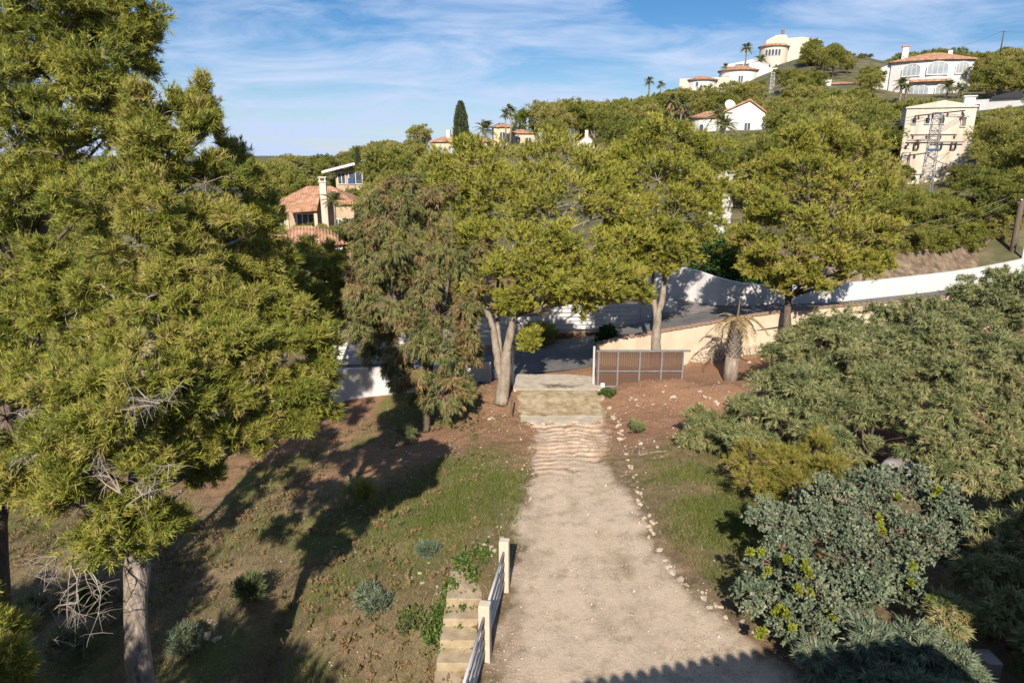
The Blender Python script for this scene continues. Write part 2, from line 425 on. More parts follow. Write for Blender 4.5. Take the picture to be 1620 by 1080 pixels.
_A = _tps(((HP[:, None, :2] - HP[None, :, :2]) ** 2).sum(-1)) + np.eye(len(HP)) * 60.0
_Pm = np.c_[np.ones(len(HP)), HP[:, :2]]
_M = np.block([[_A, _Pm], [_Pm.T, np.zeros((3, 3))]])
_sol = np.linalg.solve(_M, np.r_[HP[:, 2], 0, 0, 0])
def hill_z(x, y):
    x = np.asarray(x, float); y = np.asarray(y, float)
    xc = np.clip(x, -200, 300); yc = np.clip(y, 40, 400)
    r2 = (xc[..., None] - HP[:, 0]) ** 2 + (yc[..., None] - HP[:, 1]) ** 2
    z = _tps(r2) @ _sol[:-3] + _sol[-3] + _sol[-2] * xc + _sol[-1] * yc
    far = np.hypot(x - xc, y - yc)
    return z * np.exp(-(far / 250.0) ** 2) - 6 * (1 - np.exp(-(far / 250.0) ** 2))

def drive_edges(y):
    xl = np.interp(y, [5, 11, 13.3, 15, 19, 23.4, 26], [-1.2, -0.45, -0.1, 0.25, 0.68, 0.75, 0.4])
    xr = np.interp(y, [5, 9, 11, 12, 13, 15.2, 19, 23.4, 26], [8, 6.6, 4.9, 4.4, 4.0, 3.4, 3.05, 3.2, 3.4])
    return xl, xr

def near_z(x, y, detail=True):
    x = np.asarray(x, float); y = np.asarray(y, float)
    # left bank falls away from the drive
    t = np.maximum(0, -x - 0.75)
    coef = np.interp(y, [6, 12, 18, 28], [0.34, 0.28, 0.19, 0.17])
    z = -3.6 * np.tanh(coef * t / 3.6)
    z = z - 0.85 * sst(13.9, 11.4, y) * sst(-0.62, -0.78, x) * sst(-6, -1.5, x)
    # shallow washed-out gully on the bank
    gl = np.abs(x - np.interp(y, [6, 9, 14, 20], [-4.6, -5.0, -5.6, -6.6]))
    z = z - 0.55 * np.exp(-(gl / 0.45) ** 2) * sst(20, 13, y)
    # right side: a little higher towards the wall
    tr = np.maximum(0, x - 3.9)
    z = z + 0.10 * sst(0, 0.5, tr) + 0.035 * tr * sst(18, 28, y) - 0.05 * np.maximum(0, tr - 3) * sst(20, 12, y)
    # ramp up to the gate
    z = z + 0.33 * sst(23.7, 25.6, y) * sst(-3.5, -0.5, x) * (1 - 0.5 * sst(5, 8, x))
    hump = 0.45 * np.exp(-(((x - 8.2) / 1.4) ** 2 + ((y - 25.0) / 0.8) ** 2)) + 0.3 * np.exp(-(((x - 6.2) / 1.3) ** 2 + ((y - 25.9) / 0.7) ** 2))
    z = z + hump
    # road side of the boundary
    zr = np.interp(x, ROADX, ROADZ)
    wy = np.interp(x, [-60, -12, -0.3, 3.6] + WALLX, [28.5, 28.4, 27.2, 27.2] + WALLY)
    k = sst(-0.12, 0.22, y - wy)
    z = z * (1 - k) + zr * k
    # hillside
    h = hill_z(x, y)
    kh = sst(37, 47, y + np.minimum(0, (12 - x)) * 0.0 + np.maximum(0, x - 14) * -0.25)
    z = z * (1 - kh) + h * kh
    if detail:
        xl, xr = drive_edges(y)
        ind = sst(-0.25, 0.15, x - xl) * sst(-0.25, 0.15, xr - x) * (y < 26)
        onroad = k * (1 - kh)
        rough = 0.10 * fbm(x * 0.9, y * 0.9) * (1 + 1.2 * sst(-1, -3, x)) + 0.06 * fbm(x * 3.1, y * 3.1, 3) + 0.03 * fbm(x * 9, y * 9, 2)
        z = z + rough * (1 - 0.75 * ind) * (1 - 0.9 * onroad)
        rip = ripple(x, y)
        z = z + rip * 0.055 * ind
        # wheel tracks
        mid = (xl + xr) / 2
        z = z - 0.035 * ind * sst(24, 22, y) * (np.exp(-((x - mid + 0.75) / 0.35) ** 2) + np.exp(-((x - mid - 0.75) / 0.35) ** 2))
    return z

def ripple(x, y):
    """broken concrete ridges with washed-in soil between them, -1..1"""
    xl, xr = drive_edges(y)
    wy = y + 0.55 * fbm(x * 0.9 + 3, y * 0.5, 3) + 0.12 * fbm(x * 4, y * 2, 2)
    ph = 2 * math.pi * (wy / 0.31 + 0.9 * fbm(x * 0.5 + 80, y * 0.8, 2))
    s = np.sin(ph + 2.5 * fbm(x * 0.45, y * 0.4 + 9, 2))
    amp = sst(18.6, 20.4, y) * sst(23.9, 23.5, y) * (0.15 + 0.85 * sst(-0.2, 0.3, fbm(x * 1.1, y * 1.1 + 40, 3) + 0.1))
    return s * amp

def ground_z(x, y):
    x = np.asarray(x, float); y = np.asarray(y, float)
    inside = (x > -24) & (x < 30) & (y > 3) & (y < 47)
    return np.where(inside, near_z(x, y, False), hill_z(x, np.maximum(y, 40)) * (y > 40) + near_z(np.clip(x, -24, 30), np.clip(y, 3, 47), False) * (y <= 40))

def gz(x, y):
    return float(ground_z(np.array([x]), np.array([y]))[0])

def gp(px, py):
    """where the sight line through a photo pixel meets the ground"""
    d = 4.0
    while d < 400:
        p = pt(px, py, d)
        if p.z <= gz(p.x, p.y): return p
        d += 0.1 if d < 60 else 0.6
    return p

# ------------------------------------------------------------------ ground and drive (one height field, split along the drive's edge)
xs = np.unique(np.round(np.concatenate([np.arange(-24, -2, 0.25), np.arange(-2, 5.6, 0.095), np.arange(5.6, 30.1, 0.34)]), 4))
ys = np.unique(np.round(np.concatenate([np.arange(3, 18, 0.14), np.arange(18, 26.5, 0.06), np.arange(26.5, 47.1, 0.25)]), 4))
X, Y = np.meshgrid(xs, ys)
Z = near_z(X, Y)
xl, xr = drive_edges(Y)
jx = 0.55 * fbm(X * 0.9, Y * 0.9) + 0.25 * fbm(X * 4, Y * 4, 3)
drive_m = sst(-0.18, 0.22, X - xl + jx) * sst(-0.3, 0.35, xr - X + jx) * sst(24.6, 23.7, Y)
mid_ = (xl + xr) / 2
wear = np.exp(-((X - mid_ - 0.95 - 0.25 * fbm(X * 0.4, Y * 0.5)) / 0.28) ** 2) + 0.6 * np.exp(-((X - mid_ + 0.1) / 0.22) ** 2) + 0.7 * np.exp(-((X - xl - 0.25) / 0.3) ** 2)
drive_m = drive_m * (1 - 0.62 * np.clip(wear * (0.55 + 1.5 * fbm(X * 0.9 + 5, Y * 0.9 + 8)), 0, 1) * sst(24, 21, Y))
rp = ripple(X, Y)
groove = np.clip(-rp * 2.2 + 0.15 * np.abs(rp), 0, 1)
groove = np.maximum(groove, 0.75 * sst(22.2, 23.6, Y + 0.6 * fbm(X, Y)) * sst(0.05, 0.3, fbm(X * 0.8 + 12, Y * 0.8)))
soil = np.maximum(sst(19.0, 22.5, Y + 1.5 * fbm(X * 0.6, Y * 0.6)), 0.35 * sst(0.1, 0.5, fbm(X * 0.5 + 7, Y * 0.5)))
soil = soil * sst(36, 33, Y)
soil = np.where(X < 0.5, soil * sst(-16, -11, X), soil)
soil = np.maximum(soil, 0.8 * sst(0.75, 0.15, np.abs(X - xl + 0.35)) * sst(18.5, 20.5, Y))
grs = np.exp(-(((X + 1.35) / 1.5) ** 2 + ((Y - 18.2) / 2.0) ** 2) * 1.1) + np.exp(-(((X - 5.6) / 1.5) ** 2 + ((Y - 16.2) / 3.4) ** 2) * 1.2)
grs = np.clip(grs * (0.75 + 1.6 * fbm(X * 0.9 + 50, Y * 0.9)), 0, 1)
grs = np.maximum(grs, 0.8 * sst(-0.1, 0.35, fbm(X * 0.45 + 90, Y * 0.45)) * (X < -1.2))
grs = grs * (1 - drive_m)
ny_, nx_ = X.shape
idx = np.arange(ny_ * nx_).reshape(ny_, nx_)
quads = np.stack([idx[:-1, :-1], idx[:-1, 1:], idx[1:, 1:], idx[1:, :-1]], -1).reshape(-1, 4)
V = np.stack([X, Y, Z], -1).reshape(-1, 3)
cx = V[quads].mean(1)
xlc, xrc = drive_edges(cx[:, 1])
isdrive = (cx[:, 0] > xlc - 0.05) & (cx[:, 0] < xrc + 0.1) & (cx[:, 1] < 24.2)
mask_flat = np.stack([drive_m, grs, soil, groove * drive_m], -1).reshape(-1, 4)

def sub_mesh(name, sel):
    q = quads[sel]
    used, inv = np.unique(q, return_inverse=True)
    me = np_mesh(name, V[used], inv.reshape(q.shape), smooth=True)
    at = me.attributes.new('mask', 'FLOAT_COLOR', 'POINT')
    at.data.foreach_set('color', np.ascontiguousarray(mask_flat[used], dtype=np.float32).ravel())
    return me

def make_ground_mat():
    m, n, l, b = mat_new('earth_and_gravel')
    tc = n.new('ShaderNodeTexCoord')
    at = n.new('ShaderNodeAttribute'); at.attribute_name = 'mask'
    sp = n.new('ShaderNodeSeparateColor'); l.new(at.outputs['Color'], sp.inputs[0])
    def noise(scale, det=7, rough=0.65, dist=0.0):
        z = n.new('ShaderNodeTexNoise'); z.inputs['Scale'].default_value = scale; z.inputs['Detail'].default_value = det
        z.inputs['Roughness'].default_value = rough; z.inputs['Distortion'].default_value = dist
        l.new(tc.outputs['Object'], z.inputs['Vector']); return z.outputs['Fac']
    def rmp(fac, stops):
        r = ramp(n, stops); l.new(fac, r.inputs[0]); return r.outputs[0]
    def mix(f, a, bb):
        x = n.new('ShaderNodeMix'); x.data_type = 'RGBA'
        l.new(f, x.inputs['Factor']); l.new(a, x.inputs['A']); l.new(bb, x.inputs['B']); return x.outputs['Result']
    def math2(op, a, bb, clamp=False):
        x = n.new('ShaderNodeMath'); x.operation = op; x.use_clamp = clamp
        for i, s in enumerate((a, bb)):
            if isinstance(s, (int, float)): x.inputs[i].default_value = s
            else: l.new(s, x.inputs[i])
        return x.outputs[0]
    n_mid, n_fine, n_big = noise(2.4), noise(17, 8, 0.7), noise(0.55, 5)
    n_grit = noise(55, 4, 0.7)
    dry = rmp(n_mid, [(0.28, (0.070, 0.058, 0.030)), (0.45, (0.14, 0.110, 0.060)), (0.58, (0.205, 0.155, 0.092)), (0.72, (0.29, 0.235, 0.15))])
    dry2 = rmp(n_fine, [(0.3, (0.075, 0.060, 0.030)), (0.48, (0.165, 0.125, 0.072)), (0.6, (0.25, 0.195, 0.125)), (0.75, (0.40, 0.34, 0.25))])
    half = n.new('ShaderNodeMix'); half.data_type = 'RGBA'; half.inputs['Factor'].default_value = 0.5
    l.new(dry, half.inputs['A']); l.new(dry2, half.inputs['B'])
    soil_c = rmp(n_fine, [(0.28, (0.15, 0.078, 0.046)), (0.5, (0.255, 0.145, 0.090)), (0.68, (0.34, 0.215, 0.14)), (0.82, (0.46, 0.35, 0.26))])
    grass_c = rmp(n_fine, [(0.3, (0.06, 0.085, 0.02)), (0.6, (0.14, 0.16, 0.045)), (0.75, (0.22, 0.2, 0.09))])
    gravel = rmp(n_fine, [(0.25, (0.42, 0.31, 0.215)), (0.5, (0.57, 0.455, 0.34)), (0.7, (0.66, 0.555, 0.435))])
    grav2 = rmp(n_grit, [(0.33, (0.20, 0.14, 0.095)), (0.45, (0.53, 0.43, 0.335)), (0.7, (0.68, 0.58, 0.48))])
    grav = n.new('ShaderNodeMix'); grav.data_type = 'RGBA'; grav.inputs['Factor'].default_value = 0.45
    l.new(gravel, grav.inputs['A']); l.new(grav2, grav.inputs['B'])
    # worn patches of bare earth and dry weeds on the gravel
    patch = rmp(noise(1.9, 10, 0.75, 0.0), [(0.50, (0, 0, 0)), (0.68, (0.6, 0.6, 0.6))])
    gr3 = mix(patch, grav.outputs['Result'], half.outputs['Result'])
    sf = math2('ADD', sp.outputs['Blue'], math2('MULTIPLY', math2('SUBTRACT', n_mid, 0.5), 1.3), True)
    col = mix(sf, half.outputs['Result'], soil_c)
    gf = math2('ADD', sp.outputs['Green'], math2('MULTIPLY', math2('SUBTRACT', n_fine, 0.55), 0.9), True)
    gf = math2('MULTIPLY', gf, math2('MULTIPLY', sp.outputs['Green'], 1.6, True), True)
    col = mix(gf, col, grass_c)
    df = math2('ADD', sp.outputs['Red'], math2('MULTIPLY', math2('SUBTRACT', n_mid, 0.5), 0.9), True)
    df = math2('MULTIPLY', df, math2('MULTIPLY', sp.outputs['Red'], 2.2, True), True)
    col = mix(df, col, gr3)
    col = mix(at.outputs['Alpha'], col, soil_c)
    l.new(col, b.inputs['Base Color'])
    b.inputs['Roughness'].default_value = 0.95
    b.inputs['Specular IOR Level'].default_value = 0.15
    bp1 = n.new('ShaderNodeBump'); bp1.inputs['Strength'].default_value = 0.55; bp1.inputs['Distance'].default_value = 0.05
    l.new(n_fine, bp1.inputs['Height'])
    bp2 = n.new('ShaderNodeBump'); bp2.inputs['Strength'].default_value = 0.8; bp2.inputs['Distance'].default_value = 0.03
    l.new(n_grit, bp2.inputs['Height']); l.new(bp1.outputs[0], bp2.inputs['Normal'])
    l.new(bp2.outputs[0], b.inputs['Normal'])
    return m
M_ground = make_ground_mat()
ground = tag(link('ground', sub_mesh('ground', ~isdrive), None, M_ground), kind='structure')
driveway = tag(link('driveway', sub_mesh('driveway', isdrive), None, M_ground), kind='structure')

# the hill and the land out to the horizon
M_hill = m_noise('hill_scrub', [(0.3, (0.055, 0.060, 0.024)), (0.5, (0.10, 0.095, 0.045)), (0.7, (0.20, 0.165, 0.10))], scale=0.35, bump=0.4, bscale=1.2, bdist=0.3)
hx = np.concatenate([np.linspace(-2500, -260, 10), np.arange(-240, -24, 8), [-24.0], np.arange(-16, 30, 6), [30.0], np.arange(36, 310, 5), np.linspace(330, 2500, 10)])
hy = np.concatenate([np.linspace(-400, -20, 6), [3.0, 10, 20, 30, 40, 46.9], np.arange(50, 300, 5), np.linspace(310, 3000, 16)])
HX, HY = np.meshgrid(hx, hy)
HZ = ground_z(HX, HY)
inside = (HX > -23.9) & (HX < 29.9) & (HY > 3.1) & (HY < 46.8)
HZ = np.where(inside, HZ - 6.0, HZ - 0.03) + np.where(HY > 60, 0.7 * fbm(HX * 0.12, HY * 0.12), 0)
HV = np.stack([HX, HY, HZ], -1).reshape(-1, 3)
hidx = np.arange(HX.size).reshape(HX.shape)
hq = np.stack([hidx[:-1, :-1], hidx[:-1, 1:], hidx[1:, 1:], hidx[1:, :-1]], -1).reshape(-1, 4)
hill = tag(link('hill', np_mesh('hill', HV, hq, smooth=True), None, M_hill), kind='structure')

# ------------------------------------------------------------------ road, paved forecourt, concrete ramp and gate slab
def strip_mesh(name, pts, half, lift, step=0.5):
    """ribbon following the terrain"""
    P = []
    for (a, b) in zip(pts[:-1], pts[1:]):
        nseg = max(1, int(math.hypot(b[0] - a[0], b[1] - a[1]) / step))
        for i in range(nseg):
            P.append((a[0] + (b[0] - a[0]) * i / nseg, a[1] + (b[1] - a[1]) * i / nseg))
    P.append(pts[-1])
    P = np.array(P)
    T = np.gradient(P, axis=0); T = T / np.linalg.norm(T, axis=1, keepdims=True)
    N = np.stack([-T[:, 1], T[:, 0]], -1)
    ks = np.linspace(-1, 1, 9)
    G = P[:, None, :] + N[:, None, :] * (ks * half)[None, :, None]
    z = np.interp(P[:, 0], ROADX, ROADZ)[:, None] + lift + 0 * ks[None, :]
    Vv = np.concatenate([G, z[..., None]], -1).reshape(-1, 3)
    ii = np.arange(len(P) * 9).reshape(len(P), 9)
    q = np.stack([ii[:-1, :-1], ii[1:, :-1], ii[1:, 1:], ii[:-1, 1:]], -1).reshape(-1, 4)
    return np_mesh(name, Vv, q, smooth=True)
road = tag(link('road', strip_mesh('road', [(-24, 31.5), (-8, 31.0), (-2, 30.2), (2, 30.1), (6, 30.9), (10, 32.0), (15, 32.9), (21, 34.3), (28, 37.3)], 2.15, 0.07), None, M_asphalt), kind='structure')
fc = MB().plate([(7.2, 33.2), (12.6, 34.9), (10.8, 35.6), (9.9, 36.8), (7.2, 36.9)], 1.28, 1.62).build('paved_forecourt', M_cobble)
tag(fc, kind='structure')
mb = MB()
prev = None
ry = np.linspace(23.75, 25.6, 14)
for i in range(len(ry)):
    zc = 0.33 * float(sst(23.7, 25.6, ry[i])) + 0.07
    w0, w1 = 0.24 + 0.09 * math.sin(i * 1.3) + 0.05 * random.random(), 3.45 + 0.12 * math.sin(i * 0.9) + 0.06 * random.random()
    row = [Vector((w0 + (w1 - w0) * k / 10, ry[i] - (0.10 * random.random() if i == 0 else 0), zc + 0.012 * random.random())) for k in range(11)]
    if prev:
        for k in range(10):
            mb.hexa([v - Vector((0, 0, 0.2)) for v in (prev[k], prev[k + 1], row[k + 1], row[k])], [prev[k], prev[k + 1], row[k + 1], row[k]])
    prev = row
M_ramp = m_noise('mossy_concrete', [(0.28, (0.16, 0.115, 0.065)), (0.45, (0.27, 0.21, 0.125)), (0.6, (0.36, 0.295, 0.20)), (0.75, (0.43, 0.37, 0.28))], scale=3.2, bump=0.3, bscale=18, stretch=(1, 1, 1))
tag(mb.build('concrete_ramp', M_ramp), kind='structure')
tag(MB().box(0.05, 3.62, 25.6, 27.55, 0.1, 0.43).build('gate_slab', M_conc, bevel=0.02), kind='structure')
mb = MB()
gs_ = np.random.default_rng(12)
fy = [23.02 + 0.16 * gs_.random() + 0.14 * math.sin(k * 0.9) for k in range(25)]
for k in range(24):
    xa, xb = 0.32 + 3.0 * k / 24, 0.32 + 3.0 * (k + 1) / 24
    za, zb = 0.045 + 0.012 * gs_.random(), 0.045 + 0.012 * gs_.random()
    mb.hexa([(xa, fy[k], -0.2), (xb, fy[k + 1], -0.2), (xb, 23.745, -0.2), (xa, 23.745, -0.2)], [(xa, fy[k] + .05, za - .02), (xb, fy[k + 1] + .05, zb - .02), (xb, 23.745, zb), (xa, 23.745, za)])
tag(mb.build('broken_slab', M_conc), kind='structure')
# ------------------------------------------------------------------ foliage generators
def perp(D, g):
    r = g.normal(size=D.shape)
    return nrm(np.cross(D, r))

def leaf_arrays(P, D, L, W, g, diamond=False, O=None, jit=0.55):
    """leaves turn their faces to the open side O"""
    S = (perp(D, g) if O is None else nrm(np.cross(D, nrm(O) + g.normal(size=D.shape) * jit))) * (W[:, None] * 0.5)
    T = D * L[:, None]
    N = len(P)
    if diamond:
        V = np.stack([P, P + T * 0.42 + S, P + T, P + T * 0.42 - S], 1).reshape(-1, 3)
        F = np.arange(N * 4).reshape(N, 4)
    else:
        V = np.stack([P - S, P + S, P + T], 1).reshape(-1, 3)
        F = np.arange(N * 3).reshape(N, 3)
    return V, F

def seg_arrays(A, B, ra, rb, g):
    T = nrm(B - A)
    U = perp(T, g); W = np.cross(T, U)
    vs = []
    for (Q, r) in ((A, ra), (B, rb)):
        for k in range(3):
            an = 2 * math.pi * k / 3
            vs.append(Q + (U * math.cos(an) + W * math.sin(an)) * r[:, None])
    V = np.stack(vs, 1).reshape(-1, 3)
    base = (np.arange(len(A)) * 6)[:, None, None]
    f = np.array([[0, 1, 4, 3], [1, 2, 5, 4], [2, 0, 3, 5]])[None]
    return V, (base + f).reshape(-1, 4)

def clumps_from_lobes(lobes, per, g, zb=0.3, fill=0.62, size=(0.42, 0.66)):
    out, par = [], []
    for i, (c, r) in enumerate(lobes):
        k = per if not callable(per) else per(r)
        d = g.normal(size=(k, 3)); d[:, 2] = d[:, 2] * 0.85 + zb
        d = nrm(d)
        cc = np.array(c)[None] + d * np.array(r)[None] * fill * g.uniform(0.6, 1.45, size=(k, 1))
        rr = np.array(r)[None] * g.uniform(*size, size=(k, 1)) * g.uniform(0.85, 1.15, size=(k, 3))
        for j in range(k):
            out.append((cc[j], rr[j], d[j], np.array(c)))
            par.append(i)
    return out

def sprays(clumps, g, twigs, tufts, needles, L, w, up=0.35, out=0.7, droop=0.0, spread=0.55, diamond=False, tip_only=0.35, tw_r=0.008, twig_keep=1.0, nup=0.2, vary=0.45):
    """twigs radiating from each clump, needles or leaves along the outer part of every twig"""
    Cc = np.array([c[0] for c in clumps]); Rr = np.array([c[1] for c in clumps]); Dd = np.array([c[2] for c in clumps])
    M = len(clumps)
    e = nrm(g.normal(size=(M, twigs, 3)) + Dd[:, None] * out + np.array([0, 0, up]))
    s0 = Cc[:, None] - Dd[:, None] * Rr[:, None] * 0.25 + e * Rr[:, None] * 0.15
    s1 = Cc[:, None] + e * Rr[:, None] * g.uniform(0.55, 1.25, size=(M, twigs, 1))
    s1 = s1 + np.array([0, 0, -1.0]) * droop * Rr[:, None].mean(-1, keepdims=True) * g.uniform(0.3, 1.2, size=(M, twigs, 1))
    A = s0.reshape(-1, 3); B = s1.reshape(-1, 3)
    ctint = np.repeat(g.uniform(0, 1, M), twigs)
    ttint = g.uniform(0, 1, len(A))
    t = g.uniform(tip_only, 1.02, size=(len(A), tufts))
    t[:, 0] = 1.0
    P = A[:, None] + (B - A)[:, None] * t[..., None]
    td = nrm(B - A)
    D = nrm(td[:, None] + np.array([0, 0, nup]) + g.normal(size=P.shape) * 0.18)
    P = P.reshape(-1, 3); D = D.reshape(-1, 3)
    tn = np.repeat(0.22 + vary * ctint * 0.6 + vary * 0.7 * ttint, tufts) + g.uniform(-0.1, 0.1, len(P))
    PN = np.repeat(P, needles, 0)
    DN = nrm(np.repeat(D, needles, 0) + g.normal(size=PN.shape) * spread + np.array([0, 0, -droop * 0.9]))
    PN = PN + g.normal(size=PN.shape) * (L * 0.12)
    LN = L * g.uniform(0.65, 1.25, len(PN)); WN = w * g.uniform(0.75, 1.3, len(PN))
    tint = np.clip(np.repeat(tn, needles) + g.uniform(-0.09, 0.09, len(PN)), 0.0, 0.93)
    tint = np.where(g.random(len(tint)) < 0.012, 1.0, tint)
    On = np.repeat(Dd, twigs * tufts * needles, 0) + np.array([0, -0.35, 0.75])
    Vn, Fn = leaf_arrays(PN, DN, LN, WN, g, diamond, On)
    tint = np.repeat(tint, 4 if diamond else 3)
    keep = g.random(len(A)) < twig_keep
    Vt, Ft = seg_arrays(A[keep], B[keep], np.full(keep.sum(), tw_r * 1.3), np.full(keep.sum(), tw_r * 0.5), g)
    return (Vn, Fn, tint), (Vt, Ft)

def bend(a, b, g, n=5, sag=0.12):
    a = np.array(a, float); b = np.array(b, float)
    d = b - a; ln = np.linalg.norm(d)
    off = np.array([g.normal(), g.normal(), abs(g.normal())]) * sag * ln * 0.5
    return [Vector(a + d * t + off * math.sin(math.pi * t)) for t in np.linspace(0, 1, n)]

def trunk_at(trunk, z):
    for (p, r), (q, s) in zip(trunk[:-1], trunk[1:]):
        if p[2] <= z <= q[2]:
            t = (z - p[2]) / max(1e-6, q[2] - p[2])
            return np.array(p) * (1 - t) + np.array(q) * t, r * (1 - t) + s * t
    e = trunk[-1] if z > trunk[-1][0][2] else trunk[0]
    return np.array(e[0], float), e[1]

def wood(stems, lobes, clumps, g, mb=None, n=10, limb=True, rmin=0.02, sub=True, zmin=None, slope=0.55):
    mb = mb or MB()
    for st in stems:
        # smooth the given spine a little and flare the foot
        P = [Vector(p) for p, r in st]; Rr = [r for p, r in st]
        Q, S = [], []
        for i in range(len(P) - 1):
            for k in range(4):
                t = k / 4
                p0 = P[max(i - 1, 0)]; p1 = P[i]; p2 = P[i + 1]; p3 = P[min(i + 2, len(P) - 1)]
                q = 0.5 * ((2 * p1) + (p2 - p0) * t + (2 * p0 - 5 * p1 + 4 * p2 - p3) * t * t + (3 * p1 - p0 - 3 * p2 + p3) * t ** 3)
                Q.append(q + Vector((g.normal(), g.normal(), 0)) * 0.06 * Rr[i]); S.append((Rr[i] * (1 - t) + Rr[i + 1] * t) * (1 + 0.06 * g.normal()))
        Q.append(P[-1]); S.append(Rr[-1])
        mb.tube(Q, S, n)
    if limb:
        for (c, r) in lobes:
            c = np.array(c)
            best = None
            for st in stems:
                top = st[-1][0]
                h = math.hypot(c[0] - top[0], c[1] - top[1])
                z = min(max(c[2] - slope * h - 0.3, st[0][0][2] + 0.3 if zmin is None else max(zmin, st[0][0][2])), st[-1][0][2])
                a, ra = trunk_at(st, z)
                dd = np.linalg.norm(a - c)
                if best is None or dd < best[0]: best = (dd, a, ra)
            dd, a, ra = best
            r0 = max(rmin, min(ra * 0.55, 0.018 * dd + rmin))
            pts = bend(a, c, g)
            mb.tube(pts, list(np.linspace(r0, r0 * 0.4, len(pts))), 6)
    if sub:
        for (cc, rr, d, lc) in clumps:
            mb.tube(bend(lc, cc, g, 3, 0.1), [rmin * 0.8, rmin * 0.6, rmin * 0.35], 4, cap=False)
    return mb

def make_tree(name, label, cat, group, base, stems, lobes, g, leaf_mat, bark, twig_mat, per=5, zb=0.3, fill=0.62, size=(0.42, 0.66), rmin=0.02, limb=True, zmin=None, slope=0.55, twig_part=True, **kw):
    """Empty at the foot of the tree > trunk, crown, twigs (all given in world coordinates)"""
    b = Vector(base)
    root = empty(name, b, 0, label, cat, group)
    cl = clumps_from_lobes(lobes, per, g, zb, fill, size)
    (Vn, Fn, tint), (Vt, Ft) = sprays(cl, g, **kw)
    mb = wood(stems, lobes, cl, g, rmin=rmin, limb=limb, zmin=zmin, slope=slope)
    mb.v = [(x - b.x, y - b.y, z - b.z) for x, y, z in mb.v]
    mb.build('trunk', bark, root, smooth=True)
    off = np.array(b)
    link('crown', np_mesh('crown', Vn - off, Fn, tint), root, leaf_mat)
    if twig_part:
        link('twigs', np_mesh('twigs', Vt - off, Ft), root, twig_mat)['kind'] = 'stuff'
    return root

def lob(lst, depth_scale=1.0):
    """(px, py, depth, rx_px, ry_px) -> world ellipsoids"""
    out = []
    for (px, py, d, rx, ry) in lst:
        p = pt(px, py, d)
        k = d / 1080
        out.append((tuple(p), (rx * k, 0.5 * (rx + ry) * k * depth_scale, ry * k)))
    return out

NEAR = dict(twigs=34, tufts=5, needles=6, L=0.122, w=0.0175, up=0.4, out=0.7, spread=0.62, tw_r=0.006, tip_only=0.1, nup=0.3, vary=0.75, twig_keep=0.5)
g = np.random.default_rng(21)

# ---- broad pine with the thick trunk low on the left
b1 = pt(224, 1080, 11.0)
base1 = (b1.x + 0.05, b1.y + 0.35, gz(b1.x, b1.y + 0.35))
st1 = [[(base1, 0.27), (tuple(b1), 0.215), (tuple(pt(217, 900, 11.0)), 0.175), (tuple(pt(225, 650, 11.3)), 0.155), (tuple(pt(262, 380, 12.0)), 0.11), (tuple(pt(300, 160, 12.4)), 0.03)]]
L1 = lob([(180, 850, 10.3, 76, 62), (125, 800, 10.0, 64, 62), (240, 815, 10.5, 50, 52), (150, 740, 9.8, 72, 64), (235, 735, 10.2, 62, 55), (90, 690, 10.0, 60, 60),
          (190, 668, 9.6, 76, 62), (265, 655, 10.4, 60, 54), (130, 610, 10.2, 70, 60), (225, 600, 9.8, 76, 60), (305, 605, 10.4, 56, 50),
          (110, 520, 12.3, 60, 50), (190, 540, 12.0, 60, 50), (60, 600, 12.0, 60, 50), (140, 650, 11.6, 60, 50), (290, 500, 12.2, 56, 46), (60, 760, 11.0, 56, 56),
          # long low boughs reaching right
          (330, 490, 11.2, 52, 42), (395, 478, 11.6, 54, 42), (455, 498, 12.0, 54, 42), (300, 545, 10.8, 52, 46), (370, 545, 11.0, 58, 48), (435, 555, 11.6, 56, 46), (495, 535, 12.2, 46, 40),
          (405, 600, 11.4, 46, 40), (470, 605, 12.0, 50, 42), (505, 580, 12.4, 36, 38), (440, 640, 11.8, 40, 36), (490, 640, 12.2, 40, 34), (465, 668, 12.0, 32, 24), (345, 620, 10.8, 40, 36),
          (375, 685, 11.3, 40, 30), (330, 700, 11.0, 36, 34), (425, 690, 11.7, 34, 26), (328, 745, 11.4, 26, 36), (290, 640, 10.6, 44, 40),
          # pointed top
          (315, 160, 12.3, 34, 38), (248, 185, 11.9, 44, 44), (325, 215, 12.2, 42, 42), (258, 250, 11.6, 56, 50), (200, 290, 11.4, 50, 50), (325, 290, 12.2, 58, 50), (250, 330, 11.2, 60, 50), (330, 355, 12.0, 58, 48),
          (210, 390, 11.0, 56, 48), (285, 410, 11.3, 60, 50), (235, 470, 10.9, 60, 46), (320, 440, 11.6, 50, 44), (160, 450, 11.0, 56, 48),
          # shaded far side
          (385, 300, 13.6, 40, 46), (410, 365, 13.6, 50, 46), (375, 420, 13.2, 56, 42), (428, 415, 13.8, 40, 40), (420, 335, 14.2, 30, 36), (372, 260, 13.6, 34, 36), (430, 450, 13.4, 44, 32)])
zA = pt(217, 860, 11.0).z
big_pine = make_tree('pine_tree', 'broad pine with thick grey trunk low on the left and pointed top', 'pine tree', None, base1, st1, L1, g, M_needle, M_bark, M_twig, per=9, size=(0.3, 0.56), zb=0.15, rmin=0.013, zmin=zA, slope=0.18, **NEAR)
